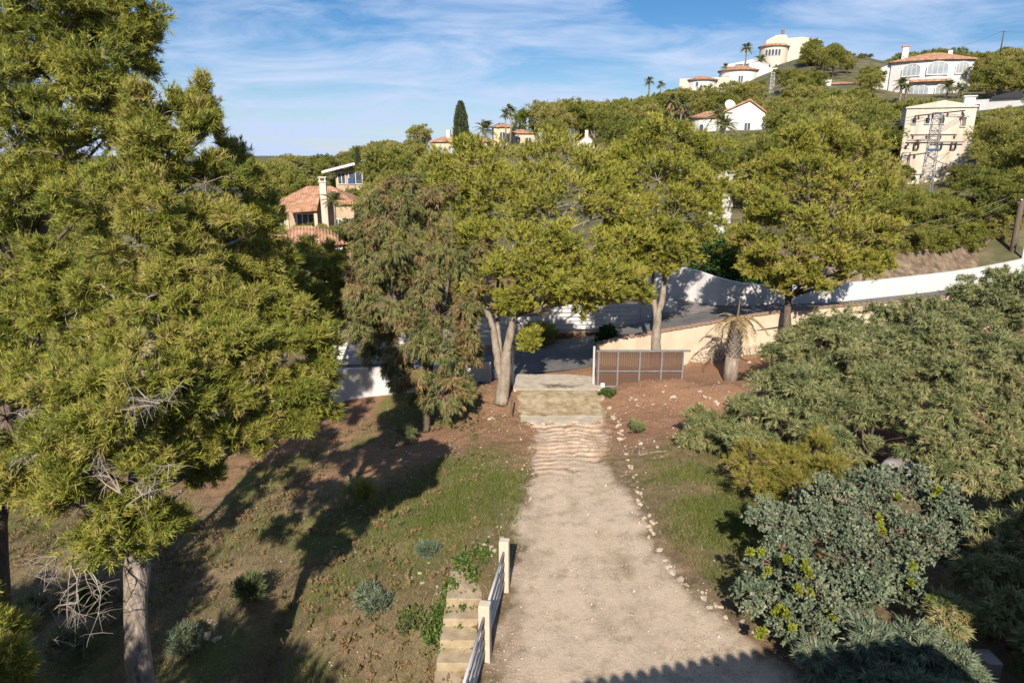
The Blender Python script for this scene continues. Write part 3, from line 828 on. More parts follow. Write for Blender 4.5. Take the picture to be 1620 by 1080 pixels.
# bare dead boughs hanging under it
for (px, py, d, dx, dy) in [(100, 850, 10.2, -45, 120), (118, 870, 10.1, -10, 130), (135, 890, 10.0, 12, 100), (90, 880, 10.2, -50, 60), (125, 905, 10.0, -25, 95), (25, 690, 10.6, 60, -40), (20, 760, 10.6, 50, -60), (200, 800, 9.5, 60, -50), (190, 780, 9.5, -50, -40), (240, 790, 9.7, 40, -60), (60, 640, 10.2, 40, -45), (180, 650, 9.1, 60, -20), (250, 640, 9.6, 55, -25)]:
    mb = MB()
    root0 = pt(px, py, d)
    main = None
    for k in range(5):
        q = pt(px + dx * g.uniform(0.5, 1.1) + g.normal() * 14, py + dy * g.uniform(0.5, 1.1) + g.normal() * 12, d + g.normal() * 0.25)
        pl = bend(root0 if main is None else main[int(g.integers(0, 4))], q, g, 5, 0.45)
        main = main or pl
        mb.tube(pl, [0.012, 0.009, 0.006, 0.004, 0.002], 4)
        for j in range(9):
            s = pl[g.integers(1, 5)]
            e = s + Vector((g.normal() * 0.13, g.normal() * 0.13, g.normal() * 0.10 - 0.07))
            mb.tube([s, (s + e) / 2 + Vector((0, 0, 0.02)), e], [0.004, 0.003, 0.0015], 3)
    off = big_pine.location
    mb.v = [(x - off.x, y - off.y, z - off.z) for x, y, z in mb.v]
    mb.build('dead_bough', M_twig, big_pine)

# ---- taller pine behind it, cut by the left and top frame
g = np.random.default_rng(24)
q = pt(-4, 960, 13.6); base4 = (q.x, q.y, gz(q.x, q.y))
st4 = [[(base4, 0.24), (tuple(pt(-6, 900, 13.6)), 0.2), (tuple(pt(20, 600, 13.8)), 0.17), (tuple(pt(80, 250, 14.0)), 0.12), (tuple(pt(120, -120, 14.2)), 0.04)]]
L4 = lob([(20, 560, 13.2, 66, 54), (60, 500, 12.8, 66, 54), (20, 430, 13.0, 66, 60), (105, 430, 12.8, 70, 60), (40, 330, 12.8, 74, 66), (130, 340, 12.6, 72, 60),
          (20, 230, 13.2, 74, 66), (105, 235, 12.9, 80, 66), (170, 215, 13.6, 56, 58), (45, 135, 13.2, 82, 70), (135, 130, 13.2, 70, 66), (195, 140, 14.2, 50, 56),
          (20, 40, 13.4, 82, 70), (110, 40, 13.2, 82, 70), (185, 55, 14.0, 58, 60), (160, -60, 14, 70, 60), (60, -60, 13.8, 90, 70), (-60, 300, 13.5, 80, 90), (-60, 480, 13.5, 80, 90), (-60, 120, 13.5, 80, 90),
          (218, 85, 15.0, 34, 46), (212, 190, 14.8, 38, 46), (120, -150, 14, 90, 70), (10, 660, 13.0, 56, 56), (5, 760, 12.8, 46, 56), (60, 85, 13.6, 76, 60), (150, 85, 13.6, 66, 60), (0, 130, 13.6, 66, 60), (80, 0, 13.4, 70, 60), (215, 30, 14.2, 46, 50), (150, 10, 13.6, 66, 56), (60, 190, 13.0, 66, 56), (-10, 330, 13.4, 56, 60), (80, 290, 13.4, 66, 56)])
make_tree('pine_tree', 'tallest pine, cut off by the top and left of the picture', 'pine tree', None, base4, st4, L4, g, M_needle, M_barkdark, M_twig, per=9, size=(0.3, 0.56), zb=0.2, rmin=0.013, zmin=base4[2] + 3.5, **{**NEAR, 'L': 0.135, 'w': 0.0195, 'twigs': 28})
# ---- low spray in the lower left corner
g = np.random.default_rng(25)
q = pt(-60, 1100, 9.2); base0 = (q.x, q.y, gz(q.x, q.y))
st0 = [[(base0, 0.08), (tuple(pt(-50, 1100, 9.2)), 0.06), (tuple(pt(-20, 1000, 9.2)), 0.02)]]
L0 = lob([(12, 1045, 9.0, 34, 34), (-30, 1000, 9.2, 40, 36), (5, 1085, 9.0, 40, 26), (-40, 930, 9.4, 40, 40)])
make_tree('pine_sapling', 'young pine whose spray shows in the lower left corner', 'pine tree', None, base0, st0, L0, g, M_needle, M_barkdark, M_twig, per=5, zb=0.2, rmin=0.012, **NEAR)

# ---- thin multi-stemmed pine in front of the white wall
g = np.random.default_rng(23)
p0 = gp(385, 668); base3 = (p0.x, p0.y, gz(p0.x, p0.y))
dd3 = proj(base3)[2]
st3 = []
for (a, bb) in [(368, 400), (382, 450), (398, 500), (390, 530)]:
    q = pt(a, 662, dd3); q.z = gz(q.x, q.y)
    st3.append([(tuple(q), 0.12), (tuple(pt((a * 2 + bb) / 3, 590, dd3)), 0.10), (tuple(pt((a + 2 * bb) / 3, 500, dd3)), 0.075), (tuple(pt(bb, 400, dd3)), 0.03)])
L3 = lob([(470, 405, 26, 32, 26), (520, 415, 27, 32, 30), (470, 440, 25.5, 36, 32), (515, 450, 26.5, 34, 34), (490, 490, 26, 36, 30), (440, 470, 25, 30, 30), (530, 500, 27, 26, 26), (420, 520, 25.5, 36, 30), (380, 560, 25.5, 40, 30)])
make_tree('pine_tree', 'thin multi stemmed pine in front of the left white wall', 'pine tree', None, base3, st3, L3, g, M_needle, M_barkpale, M_twig, per=5, zb=0.25, rmin=0.018, zmin=base3[2] + 2.5,
          **{**NEAR, 'twigs': 40, 'tufts': 4, 'needles': 7, 'L': 0.24, 'w': 0.03})

# ---- three boundary pines
MIDP = dict(twigs=32, tufts=4, needles=6, L=0.172, w=0.039, up=0.5, out=0.75, spread=0.5, tw_r=0.009, tip_only=0.2, nup=0.5, twig_keep=0.35, vary=0.65)
g = np.random.default_rng(31)
p0 = gp(792, 640); base5 = tuple(p0); d5 = proj(p0)[2]
def ps(px, py, d): return tuple(pt(px, py, d))
st5 = [[(base5, 0.29), (ps(797, 600, d5), 0.24), (ps(801, 565, d5), 0.20), (ps(806, 530, d5 - .1), 0.15), (ps(830, 440, d5 - .3), 0.11), (ps(860, 330, d5), 0.06), (ps(870, 270, d5), 0.03)],
       [(ps(796, 605, d5), 0.2), (ps(786, 565, d5 + .1), 0.15), (ps(780, 520, d5 + .2), 0.125), (ps(765, 480, d5 + .2), 0.11), (ps(745, 440, d5 + .3), 0.08), (ps(760, 340, d5 + .5), 0.04)],
       [(ps(793, 575, d5 + .3), 0.11), (ps(787, 500, d5 + .5), 0.09), (ps(790, 420, d5 + .8), 0.06), (ps(800, 330, d5 + 1), 0.03)]]
L5 = lob([(770, 265, 28, 62, 46), (850, 262, 27.5, 66, 48), (920, 285, 27.5, 60, 46), (730, 320, 27.5, 50, 46), (800, 325, 26.5, 66, 50), (880, 330, 26, 66, 50), (955, 340, 26.5, 52, 46),
          (760, 385, 26.5, 50, 44), (835, 390, 25.3, 62, 46), (910, 395, 25, 62, 46), (980, 400, 26, 46, 42), (790, 440, 25.6, 52, 40), (860, 450, 24.8, 56, 42), (935, 455, 24.8, 56, 40), (985, 445, 25.5, 36, 36),
          (905, 478, 25, 44, 26), (960, 474, 25.2, 40, 24), (815, 480, 25.6, 36, 26), (845, 535, 26.5, 30, 16), (700, 290, 28.5, 40, 40), (720, 250, 29, 40, 30), (960, 300, 28, 44, 40), (880, 430, 25.2, 50, 40), (1000, 455, 26, 30, 26), (775, 300, 27.4, 50, 44)])
make_tree('pine_tree', 'forked pine with pale twin trunks left of the gate opening', 'pine tree', None, base5, st5, L5, g, M_needle_mid, M_barkpale, M_twig, per=10, size=(0.34, 0.6), zb=0.4, rmin=0.022, zmin=pt(800, 500, d5).z, **MIDP)

g = np.random.default_rng(32)
d6 = 29.3
b6 = pt(1038, 580, d6); base6 = (b6.x, b6.y, gz(b6.x, b6.y))
st6 = [[(base6, 0.22), (ps(1038, 540, d6), 0.20), (ps(1040, 505, d6), 0.17), (ps(1048, 470, d6), 0.13), (ps(1052, 430, d6), 0.11), (ps(1060, 330, d6), 0.06), (ps(1062, 240, d6), 0.03)],
       [(ps(1040, 510, d6), 0.15), (ps(1034, 470, d6 + .1), 0.11), (ps(1032, 430, d6 + .2), 0.09), (ps(1015, 330, d6 + .3), 0.04)]]
L6 = lob([(1055, 225, 29.5, 52, 34), (1000, 245, 29.5, 48, 38), (1110, 245, 30, 46, 38), (975, 290, 29.3, 40, 38), (1040, 285, 28.3, 60, 46), (1105, 295, 28.8, 50, 42), (1000, 340, 28.5, 48, 40), (1065, 345, 27.8, 56, 42),
          (1115, 345, 28.8, 36, 36), (1020, 390, 28.3, 48, 36), (1080, 390, 28.3, 46, 32), (1045, 415, 28.5, 46, 24), (985, 385, 28.8, 34, 32)])
make_tree('pine_tree', 'pine with a pale forked trunk rising behind the slatted gate panel', 'pine tree', None, base6, st6, L6, g, M_needle_mid, M_barkpale, M_twig, per=10, size=(0.34, 0.6), zb=0.45, rmin=0.022, zmin=pt(1040, 450, d6).z, **MIDP)

g = np.random.default_rng(33)
d7 = 30.5
b7 = pt(1244, 562, d7); base7 = (b7.x, b7.y, gz(b7.x, b7.y))
st7 = [[(base7, 0.20), (ps(1245, 520, d7), 0.18), (ps(1247, 470, d7), 0.16), (ps(1255, 400, d7), 0.12), (ps(1270, 310, d7), 0.07), (ps(1275, 235, d7), 0.03)]]
L7 = lob([(1245, 235, 31, 48, 34), (1300, 232, 31, 50, 34), (1350, 255, 31, 46, 40), (1205, 270, 30.8, 44, 38), (1265, 285, 29.8, 60, 46), (1335, 305, 29.8, 56, 46), (1385, 310, 30.6, 34, 44), (1195, 325, 30.2, 40, 40),
          (1250, 345, 29, 56, 46), (1320, 365, 29, 58, 46), (1378, 375, 30, 38, 40), (1185, 385, 30, 38, 30), (1240, 405, 29, 52, 36), (1305, 420, 28.8, 52, 34), (1360, 425, 29.6, 44, 34), (1200, 415, 29.8, 36, 20), (1268, 452, 29.3, 44, 20), (1385, 420, 30, 26, 26)])
make_tree('pine_tree', 'broad pine with one dark straight trunk in front of the white wall', 'pine tree', None, base7, st7, L7, g, M_needle_mid, M_barkdark, M_twig, per=10, size=(0.34, 0.6), zb=0.45, rmin=0.022, zmin=pt(1247, 470, d7).z, **MIDP)

# ---- weeping olive-brown tree between the pines
g = np.random.default_rng(34)
p0 = gp(672, 682); base8 = tuple(p0); d8 = proj(p0)[2]
st8 = [[(base8, 0.17), (ps(676, 640, d8), 0.14), (ps(680, 570, d8 + .2), 0.12), (ps(672, 470, d8 + .4), 0.09), (ps(655, 370, d8 + .6), 0.05), (ps(650, 290, d8 + .6), 0.02)],
       [(ps(680, 570, d8 + .2), 0.09), (ps(705, 470, d8 + .3), 0.07), (ps(715, 380, d8 + .5), 0.04), (ps(712, 320, d8 + .5), 0.02)],
       [(ps(679, 590, d8 + .2), 0.09), (ps(625, 490, d8 + .3), 0.07), (ps(595, 400, d8 + .6), 0.04), (ps(590, 330, d8 + .6), 0.02)]]
L8 = lob([(640, 300, 26.5, 46, 34), (585, 330, 26.5, 44, 40), (690, 325, 26.5, 46, 38), (630, 350, 25.6, 52, 44), (575, 395, 26, 40, 46), (680, 385, 25.5, 54, 46), (620, 420, 25, 52, 46), (580, 460, 25.4, 40, 40), (720, 420, 26, 36, 46),
          (670, 455, 24.8, 52, 44), (620, 490, 24.6, 46, 36), (715, 490, 25.3, 40, 40), (580, 520, 25.2, 30, 36), (655, 540, 24.4, 46, 44), (705, 560, 24.8, 42, 44), (610, 560, 25, 36, 40), (690, 610, 24.6, 44, 34), (740, 560, 25.4, 26, 44), (640, 590, 24.8, 40, 30), (735, 615, 25.2, 26, 24), (738, 470, 25.6, 30, 36), (742, 400, 26, 28, 36), (560, 440, 26, 26, 36), (556, 360, 26.5, 24, 34), (740, 520, 25.6, 26, 36)])
make_tree('weeping_tree', 'weeping olive brown tree with drooping foliage among the green pines', 'tree', None, base8, st8, L8, g, M_weep, M_barkdark, M_twigred, per=6, size=(0.34, 0.56), zb=0.2, rmin=0.018, limb=True, zmin=pt(676, 600, d8).z,
          twigs=30, tufts=5, needles=5, L=0.21, w=0.036, up=0.1, out=0.7, droop=0.55, spread=0.45, tw_r=0.008, tip_only=0.25, nup=-0.4, twig_keep=0.6, diamond=False, vary=0.78)
# ------------------------------------------------------------------ shrubs on the right
SHR = dict(twigs=26, tufts=5, needles=5, L=0.16, w=0.029, up=0.35, out=0.7, droop=0.30, spread=0.55, tw_r=0.006, tip_only=0.25, nup=0.0, twig_keep=0.3, diamond=False, vary=0.7)
def shrub(name, label, group, lobs, seed, leaf, bark, twig, per=8, cat='shrub', size=(0.38, 0.62), **kw):
    gg = np.random.default_rng(seed)
    c = np.mean([l[0] for l in lobs], 0)
    base = (c[0], c[1], gz(c[0], c[1]))
    stems = []
    for k in range(5):
        a = 2 * math.pi * k / 5 + gg.uniform(0, 1)
        tgt = lobs[(k * 3) % len(lobs)][0]
        mid = (base[0] * 0.5 + tgt[0] * 0.5, base[1] * 0.5 + tgt[1] * 0.5, base[2] * 0.5 + tgt[2] * 0.5)
        stems.append([((base[0] + 0.12 * math.cos(a), base[1] + 0.12 * math.sin(a), base[2] - 0.1), 0.06), (mid, 0.045), (tuple(tgt), 0.02)])
    return make_tree(name, label, cat, group, base, stems, lobs, gg, leaf, bark, twig, per=per, zb=0.35, rmin=0.012, limb=True, size=size, **kw)

shrub('acacia_shrub', 'grey green acacia shrub against the cream wall, farthest left at the top', None,
      lob([(1285, 525, 26, 36, 32), (1330, 515, 26, 42, 30), (1385, 508, 26, 46, 28), (1430, 505, 26, 40, 28), (1275, 545, 25.5, 40, 34), (1270, 580, 24, 40, 34), (1335, 565, 24, 50, 36), (1400, 555, 24, 46, 36), (1240, 560, 25, 30, 24), (1300, 595, 23, 44, 32), (1365, 590, 23, 46, 32), (1245, 585, 24, 32, 26), (1430, 545, 24.5, 44, 34), (1310, 545, 25, 40, 32)]), 51, M_acacia, M_barkdark, M_twigred, **SHR)
shrub('acacia_shrub', 'grey green acacia shrub at the upper right below the white road wall', None,
      lob([(1465, 498, 25.5, 46, 28), (1530, 474, 25.5, 50, 30), (1500, 480, 26, 36, 24), (1605, 458, 25.5, 50, 34), (1465, 530, 23.5, 50, 38), (1540, 525, 23.5, 52, 38), (1610, 520, 23.5, 48, 40), (1680, 500, 24, 50, 50), (1575, 440, 26, 50, 24), (1460, 560, 23, 44, 34), (1520, 560, 23, 46, 34), (1590, 560, 23, 46, 34), (1635, 470, 25.5, 40, 34), (1560, 500, 24.6, 44, 32), (1500, 505, 24, 46, 32), (1575, 495, 24, 46, 36)]), 52, M_acacia, M_barkdark, M_twigred, **SHR)
shrub('acacia_shrub', 'bushy grey green acacia left of centre in the right hand thicket', None,
      lob([(1225, 615, 22.5, 42, 34), (1175, 650, 22, 34, 30), (1275, 610, 22, 44, 34), (1300, 650, 21, 46, 36), (1235, 665, 21, 46, 34), (1195, 695, 20.5, 36, 28), (1160, 690, 20.8, 30, 24), (1265, 640, 21.2, 40, 34), (1290, 690, 20, 40, 30), (1240, 600, 23, 36, 26)]), 53, M_acacia, M_barkdark, M_twigred, **SHR)
shrub('acacia_shrub', 'grey green acacia in the middle of the thicket just above the pale boulder', None,
      lob([(1355, 610, 21.5, 46, 36), (1410, 600, 21.5, 44, 34), (1335, 660, 20.2, 46, 36), (1385, 650, 20.5, 36, 30), (1340, 705, 19.0, 40, 28), (1420, 640, 20.4, 40, 34), (1365, 580, 22.5, 44, 32), (1440, 590, 22, 40, 34), (1440, 690, 18.8, 30, 22)]), 54, M_acacia, M_barkdark, M_twigred, **SHR)
shrub('acacia_tree', 'largest acacia with pale drooping sprays at the right frame', None,
      lob([(1480, 595, 20.5, 46, 38), (1545, 590, 20.5, 50, 40), (1610, 585, 20.5, 48, 42), (1475, 650, 19, 44, 38), (1535, 650, 18.8, 52, 42), (1600, 650, 18.8, 50, 42), (1520, 705, 18, 50, 36), (1585, 715, 17.8, 50, 40), (1560, 770, 17.2, 46, 30), (1630, 760, 17.5, 46, 40), (1670, 620, 20, 50, 60), (1490, 745, 17.6, 34, 26), (1450, 610, 21, 36, 34), (1430, 655, 20, 30, 30), (1510, 620, 19.8, 46, 38), (1580, 620, 19.8, 46, 38), (1620, 690, 18.4, 40, 40), (1560, 560, 21.5, 46, 34), (1500, 560, 21.8, 44, 32), (1620, 555, 22, 46, 34)]), 55, M_acacia, M_barkdark, M_twigred, cat='tree', **SHR)
shrub('acacia_shrub', 'shaded acacia in the dark lower right corner', None,
      lob([(1610, 850, 15, 50, 46), (1550, 900, 14, 44, 40), (1630, 940, 13.5, 50, 46), (1500, 975, 13, 44, 36), (1575, 970, 13, 40, 34), (1640, 1040, 12.5, 50, 46), (1680, 880, 14, 60, 60)]), 56, M_acacia, M_barkdark, M_twigred, **SHR)
shrub('acacia_shrub', 'shaded low bush at the bottom edge right of the gravel', None,
      lob([(1310, 1050, 12.2, 44, 26), (1380, 1020, 12.4, 48, 34), (1450, 1030, 12.2, 48, 36), (1510, 1060, 12.0, 40, 30), (1420, 1080, 11.8, 60, 30), (1480, 1110, 11.5, 60, 30)]), 57, M_carob, M_barkdark, M_twigred, **SHR)
shrub('acacia_shrub', 'small dusty bush standing alone at the left tip of the thicket', None,
      lob([(1110, 665, 22.5, 26, 20), (1095, 690, 22.2, 20, 16), (1128, 695, 22, 26, 18), (1145, 668, 22.5, 22, 20)]), 58, M_acacia, M_barkdark, M_twigred, **SHR)
CAR = dict(twigs=30, tufts=5, needles=4, L=0.072, w=0.043, up=0.45, out=0.8, droop=0.0, spread=0.75, tw_r=0.007, tip_only=0.4, nup=0.3, twig_keep=0.35, diamond=True, vary=0.6)
CL = lob([(1225, 835, 14.8, 44, 36), (1295, 800, 15.2, 46, 36), (1365, 785, 15.6, 46, 34), (1435, 780, 15.8, 44, 34), (1500, 810, 15.6, 44, 36), (1250, 890, 14.0, 46, 38), (1325, 860, 14.4, 50, 40), (1400, 850, 14.6, 48, 38),
          (1470, 870, 14.6, 46, 38), (1215, 945, 13.5, 40, 34), (1285, 935, 13.3, 48, 38), (1360, 925, 13.5, 46, 38), (1425, 920, 13.8, 40, 34), (1275, 985, 13.0, 42, 26), (1530, 850, 15.4, 34, 34)])
carob = shrub('carob_shrub', 'blue green shrub with yellow fresh shoots beside the gravel drive', None, CL, 60, M_carob, M_barkdark, M_twigred, per=9, size=(0.46, 0.72), **CAR)
# fresh yellow-green shoots on it
gg = np.random.default_rng(61)
sh_c = []
for (px, py, d) in [(1190, 890, 13.5), (1235, 900, 13.2), (1285, 905, 12.9), (1215, 960, 12.9), (1210, 1000, 12.7), (1310, 985, 12.6), (1440, 930, 13.2), (1470, 965, 13.2), (1250, 985, 12.6), (1480, 780, 15.0), (1420, 800, 15.0), (1265, 935, 12.9), (1395, 830, 14.0)]:
    for k in range(2):
        p = np.array(pt(px + gg.normal() * 12, py + gg.normal() * 12, d))
        sh_c.append((p, np.array([0.07, 0.07, 0.11]), np.array([0, -0.3, 0.95]), p))
(Vn, Fn, tn), _ = sprays(sh_c, gg, 7, 4, 6, 0.075, 0.034, up=0.9, out=0.6, diamond=True, spread=0.6)
cb = np.array(carob.location)
link('fresh_shoots', np_mesh('fresh_shoots', Vn - cb, Fn, tn), carob, M_shoot)
shrub('broom_shrub', 'yellow olive wispy broom shrub between grass and acacia', None,
      lob([(1190, 722, 19, 36, 30), (1245, 735, 18.3, 42, 34), (1205, 770, 18, 38, 32), (1265, 785, 17.3, 42, 34), (1305, 745, 18, 40, 34), (1225, 805, 17.2, 34, 24), (1290, 715, 18.8, 34, 26)]), 62, M_broom, M_barkdark, M_twigred,
      **{**SHR, 'twigs': 32, 'L': 0.13, 'w': 0.012, 'up': 0.7, 'droop': 0.0, 'nup': 0.3, 'spread': 0.5, 'diamond': False})
# boulder half hidden in the thicket
def rock_mesh(name, seed, sub=2, sx=1, sy=1, sz=1, rough=0.28):
    gg = np.random.default_rng(seed)
    import bmesh
    bm = bmesh.new(); bmesh.ops.create_icosphere(bm, subdivisions=sub, radius=1.0)
    co = np.array([v.co for v in bm.verts])
    n1 = np.zeros(len(co))
    for k in range(7):
        d = nrm(gg.normal(size=3)); n1 += np.maximum(0, co @ d - 0.45) * gg.uniform(-1.0, -0.35)
    co = co * (1 + n1 * 0.8 + gg.normal(size=len(co)) * rough * 0.18)[:, None] * np.array([sx, sy, sz])
    for v, c in zip(bm.verts, co): v.co = c
    me = bpy.data.meshes.new(name); bm.to_mesh(me); bm.free()
    return me
p = pt(1420, 735, 18.9)
bo = link('boulder', rock_mesh('boulder', 5, 3, 0.74, 0.7, 0.62), None, M_boulder, (p.x, p.y, p.z - 0.42))
bo.data.polygons.foreach_set('use_smooth', [True] * len(bo.data.polygons))
tag(bo, 'large pale boulder half hidden inside the acacia thicket', 'boulder')
p = pt(1566, 1030, 12.6)
pl = MB().box(-0.14, 0.14, -0.2, 0.2, gz(p.x, p.y) - p.z, -0.1).build('masonry_pillar', M_boulder, None, bevel=0.02, loc=p)
tag(pl, 'short pale pillar showing in the dark lower right shrubs', 'pillar')

# ------------------------------------------------------------------ small plants on the left bank
def small_plant(name, label, px, py, r, h, seed, leaf, group=None, cat='plant', up=0.8, n=26, L=0.16, w=0.022):
    gg = np.random.default_rng(seed)
    p = gp(px, py)
    root = empty(name, (p.x, p.y, gz(p.x, p.y)), 0, label, cat, group)
    cl = [(np.array([gg.normal() * r * 0.35, gg.normal() * r * 0.35, h * 0.45]), np.array([r * 0.6, r * 0.6, h * 0.55]), nrm(np.array([gg.normal() * .3, gg.normal() * .3, 1])), None) for k in range(5)]
    (Vn, Fn, tint), (Vt, Ft) = sprays(cl, gg, n, 5, 4, L, w, up=up, out=0.4, diamond=True, spread=0.55, tw_r=0.005)
    link('leaves', np_mesh('leaves', Vn, Fn, tint), root, leaf)
    link('stems', np_mesh('stems', Vt, Ft), root, M_twig)['kind'] = 'stuff'
    return root
small_plant('bank_shrub', 'spiky grey green bush low on the left bank in the sun', 395, 950, 0.45, 0.55, 71, M_acacia, L=0.2)
small_plant('bank_shrub', 'dark bush in the shade left of the thick trunk, lowest of three', 120, 1040, 0.5, 0.7, 83, M_acacia, L=0.14)
small_plant('bank_shrub', 'dark bush in the shade left of the thick trunk, middle of three', 60, 985, 0.5, 0.6, 84, M_acacia, L=0.14)
small_plant('bank_shrub', 'dark bush in the shade left of the thick trunk, highest of three', 150, 960, 0.45, 0.6, 85, M_ivy, L=0.1, w=0.04)
small_plant('bank_shrub', 'small dark green plant at the foot of the thick left trunk', 296, 1030, 0.3, 0.5, 72, M_carob, L=0.2)
small_plant('bank_shrub', 'grey green weed clump left of the concrete steps', 590, 965, 0.4, 0.4, 73, M_carob)
small_plant('bank_shrub', 'reddish green weed clump below the concrete steps', 655, 995, 0.42, 0.35, 74, M_weep, L=0.08, w=0.04)
small_plant('bank_shrub', 'small blue green weed on the sunny bank above the steps', 675, 880, 0.25, 0.25, 75, M_carob)
small_plant('bank_shrub', 'leafy sapling in the tree shade on the left bank', 640, 700, 0.5, 0.7, 76, M_acacia)
small_plant('bank_shrub', 'young pine sapling in half shade on the left bank', 575, 805, 0.55, 0.9, 77, M_needle, L=0.14, w=0.014)
small_plant('bank_shrub', 'bright green shaded sapling near the low pine', 300, 770, 0.35, 0.7, 78, M_needle, L=0.16, w=0.016)
small_plant('bank_shrub', 'low green cushion plant on the soil in front of the gate panel', 962, 628, 0.32, 0.28, 79, M_ivy, L=0.07, w=0.03)
small_plant('bank_shrub', 'grey green tuft among the edging stones below the gate panel', 1008, 684, 0.3, 0.3, 80, M_acacia, L=0.1)
small_plant('bank_shrub', 'yellow green bush against the white slat fence left of the gate', 855, 545, 0.9, 0.9, 81, M_needle, n=60, L=0.2, w=0.03)
small_plant('bank_shrub', 'dark climbing plant at the left end of the cream wall', 955, 556, 0.45, 1.1, 82, M_hedge, n=50, L=0.12, w=0.06)

# ------------------------------------------------------------------ grass, dry stalks and pebbles (uncountable cover)
gg = np.random.default_rng(90)
def scatter(n, x0, x1, y0, y1, wfun):
    x = gg.uniform(x0, x1, n); y = gg.uniform(y0, y1, n)
    k = gg.random(n) < wfun(x, y)
    return x[k], y[k]
def w_green(x, y):
    a = np.exp(-(((x + 1.35) / 1.5) ** 2 + ((y - 18.2) / 2.0) ** 2) * 1.1) + np.exp(-(((x - 5.6) / 1.4) ** 2 + ((y - 16.2) / 3.4) ** 2) * 1.2)
    return np.clip(a * (0.8 + 1.8 * fbm(x * 0.9 + 50, y * 0.9)), 0, 1)
def offdrive(x, y, m=0.0):
    a, b = drive_edges(y)
    return ((x < a - m) | (x > b + 0.35 + m)).astype(float)
def blades(name, x, y, h, w, tint, lean=0.45):
    n = len(x)
    z = near_z(x, y)
    P = np.stack([x, y, z], -1)
    D = nrm(np.stack([gg.normal(size=n) * lean, gg.normal(size=n) * lean, np.ones(n)], -1))
    Vn, Fn = leaf_arrays(P, D, h, w, gg)
    return np_mesh(name, Vn, Fn, np.repeat(tint, 3))
x, y = scatter(260000, -4, 9, 12, 21.5, lambda x, y: w_green(x, y) * offdrive(x, y, 0.15))
gm = blades('green_grass', x, y, gg.uniform(0.05, 0.17, len(x)), gg.uniform(0.008, 0.016, len(x)), np.clip(gg.normal(0.28, 0.16, len(x)), 0, 0.8))
tag(link('green_grass', gm, None, M_grass), 'short fresh green grass beside the gravel drive', 'grass', None, 'stuff')
x, y = scatter(340000, -19, 9, 7, 26, lambda x, y: np.clip(0.5 + 1.1 * fbm(x * 0.7, y * 0.7 + 5), 0, 1) * offdrive(x, y, 0.25) * np.where(x > 3, np.exp(-((x - 5.6) / 1.6) ** 2) * (y < 19.5), 1) * np.where(y > 20, 0.35, 1))
dm = blades('dry_grass', x, y, gg.uniform(0.06, 0.26, len(x)), gg.uniform(0.006, 0.014, len(x)), np.clip(gg.normal(0.55, 0.2, len(x)) + 0.5 * fbm(x * 0.6 + 33, y * 0.6), 0.05, 1.0), 0.7)
tag(link('dry_grass', dm, None, M_grass), 'dry straw coloured grass and weeds over the bank', 'grass', None, 'stuff')
# weeds growing into the gravel
x, y = scatter(26000, -1, 5, 8, 23, lambda x, y: (1 - offdrive(x, y)) * np.clip(2.4 * fbm(x * 1.3 + 70, y * 1.3, 3) - 0.35, 0, 1))
vm = blades('drive_weeds', x, y, gg.uniform(0.02, 0.07, len(x)), gg.uniform(0.007, 0.014, len(x)), np.clip(gg.normal(0.6, 0.2, len(x)), 0.1, 1.0), 0.8)
tag(link('drive_weeds', vm, None, M_grass), 'thin weeds coming through the gravel', 'weeds', None, 'stuff')

x, y = scatter(4600, -19, -0.9, 7.5, 27.5, lambda x, y: np.clip(0.45 + 1.8 * fbm(x * 0.5 + 21, y * 0.5, 3), 0, 1) * np.where(y > 21, 0.5, 1))
zz = near_z(x, y)
cl = [(np.array([a, b, c + 0.05]), np.array([0.09, 0.09, 0.08]) * gg.uniform(0.6, 1.8) * (1.7 if a < -5 and gg.random() < 0.5 else 1), np.array([0, 0, 1.0]), None) for a, b, c in zip(x, y, zz)]
(Vn, Fn, tn), _ = sprays(cl, gg, 6, 2, 4, 0.075, 0.03, up=0.6, out=0.3, spread=0.6, vary=0.9)
tag(link('undergrowth', np_mesh('undergrowth', Vn, Fn, tn), None, M_under), 'low weeds and dry herbs scattered over the left bank', 'undergrowth', None, 'stuff')
# fallen twigs and needles
x, y = scatter(9000, -12, 9, 7.5, 26, lambda x, y: offdrive(x, y) * np.clip(0.5 + fbm(x * 0.7, y * 0.7 + 60), 0, 1))
P = np.stack([x, y, near_z(x, y) + 0.01], -1); D = nrm(np.stack([gg.normal(size=len(x)), gg.normal(size=len(x)), gg.normal(size=len(x)) * 0.12], -1))
Vt, Ft = seg_arrays(P, P + D * gg.uniform(0.06, 0.28, (len(x), 1)), np.full(len(x), 0.006), np.full(len(x), 0.003), gg)
tag(link('ground_litter', np_mesh('ground_litter', Vt, Ft), None, M_twigred), 'fallen twigs and pine litter on the bank and soil', 'litter', None, 'stuff')

def pebbles(name, x, y, r):
    n = len(x); z = near_z(x, y)
    base = np.array([[1, 0, 0], [0, 1, 0], [-1, 0, 0], [0, -1, 0], [0, 0, 0.8], [0, 0, -0.6]], float)
    co = base[None] * r[:, None, None] * gg.uniform(0.55, 1.4, size=(n, 6, 1)) + gg.normal(size=(n, 6, 3)) * (r * 0.18)[:, None, None]
    an = gg.uniform(0, 6.28, n); ca, sa = np.cos(an), np.sin(an)
    co = np.stack([co[..., 0] * ca[:, None] - co[..., 1] * sa[:, None], co[..., 0] * sa[:, None] + co[..., 1] * ca[:, None], co[..., 2]], -1)
    co += np.stack([x, y, z + r * 0.2], -1)[:, None]
    f = np.array([[0, 1, 4], [1, 2, 4], [2, 3, 4], [3, 0, 4], [1, 0, 5], [2, 1, 5], [3, 2, 5], [0, 3, 5]])
    F = (np.arange(n)[:, None, None] * 6 + f[None]).reshape(-1, 3)
    return np_mesh(name, co.reshape(-1, 3), F)
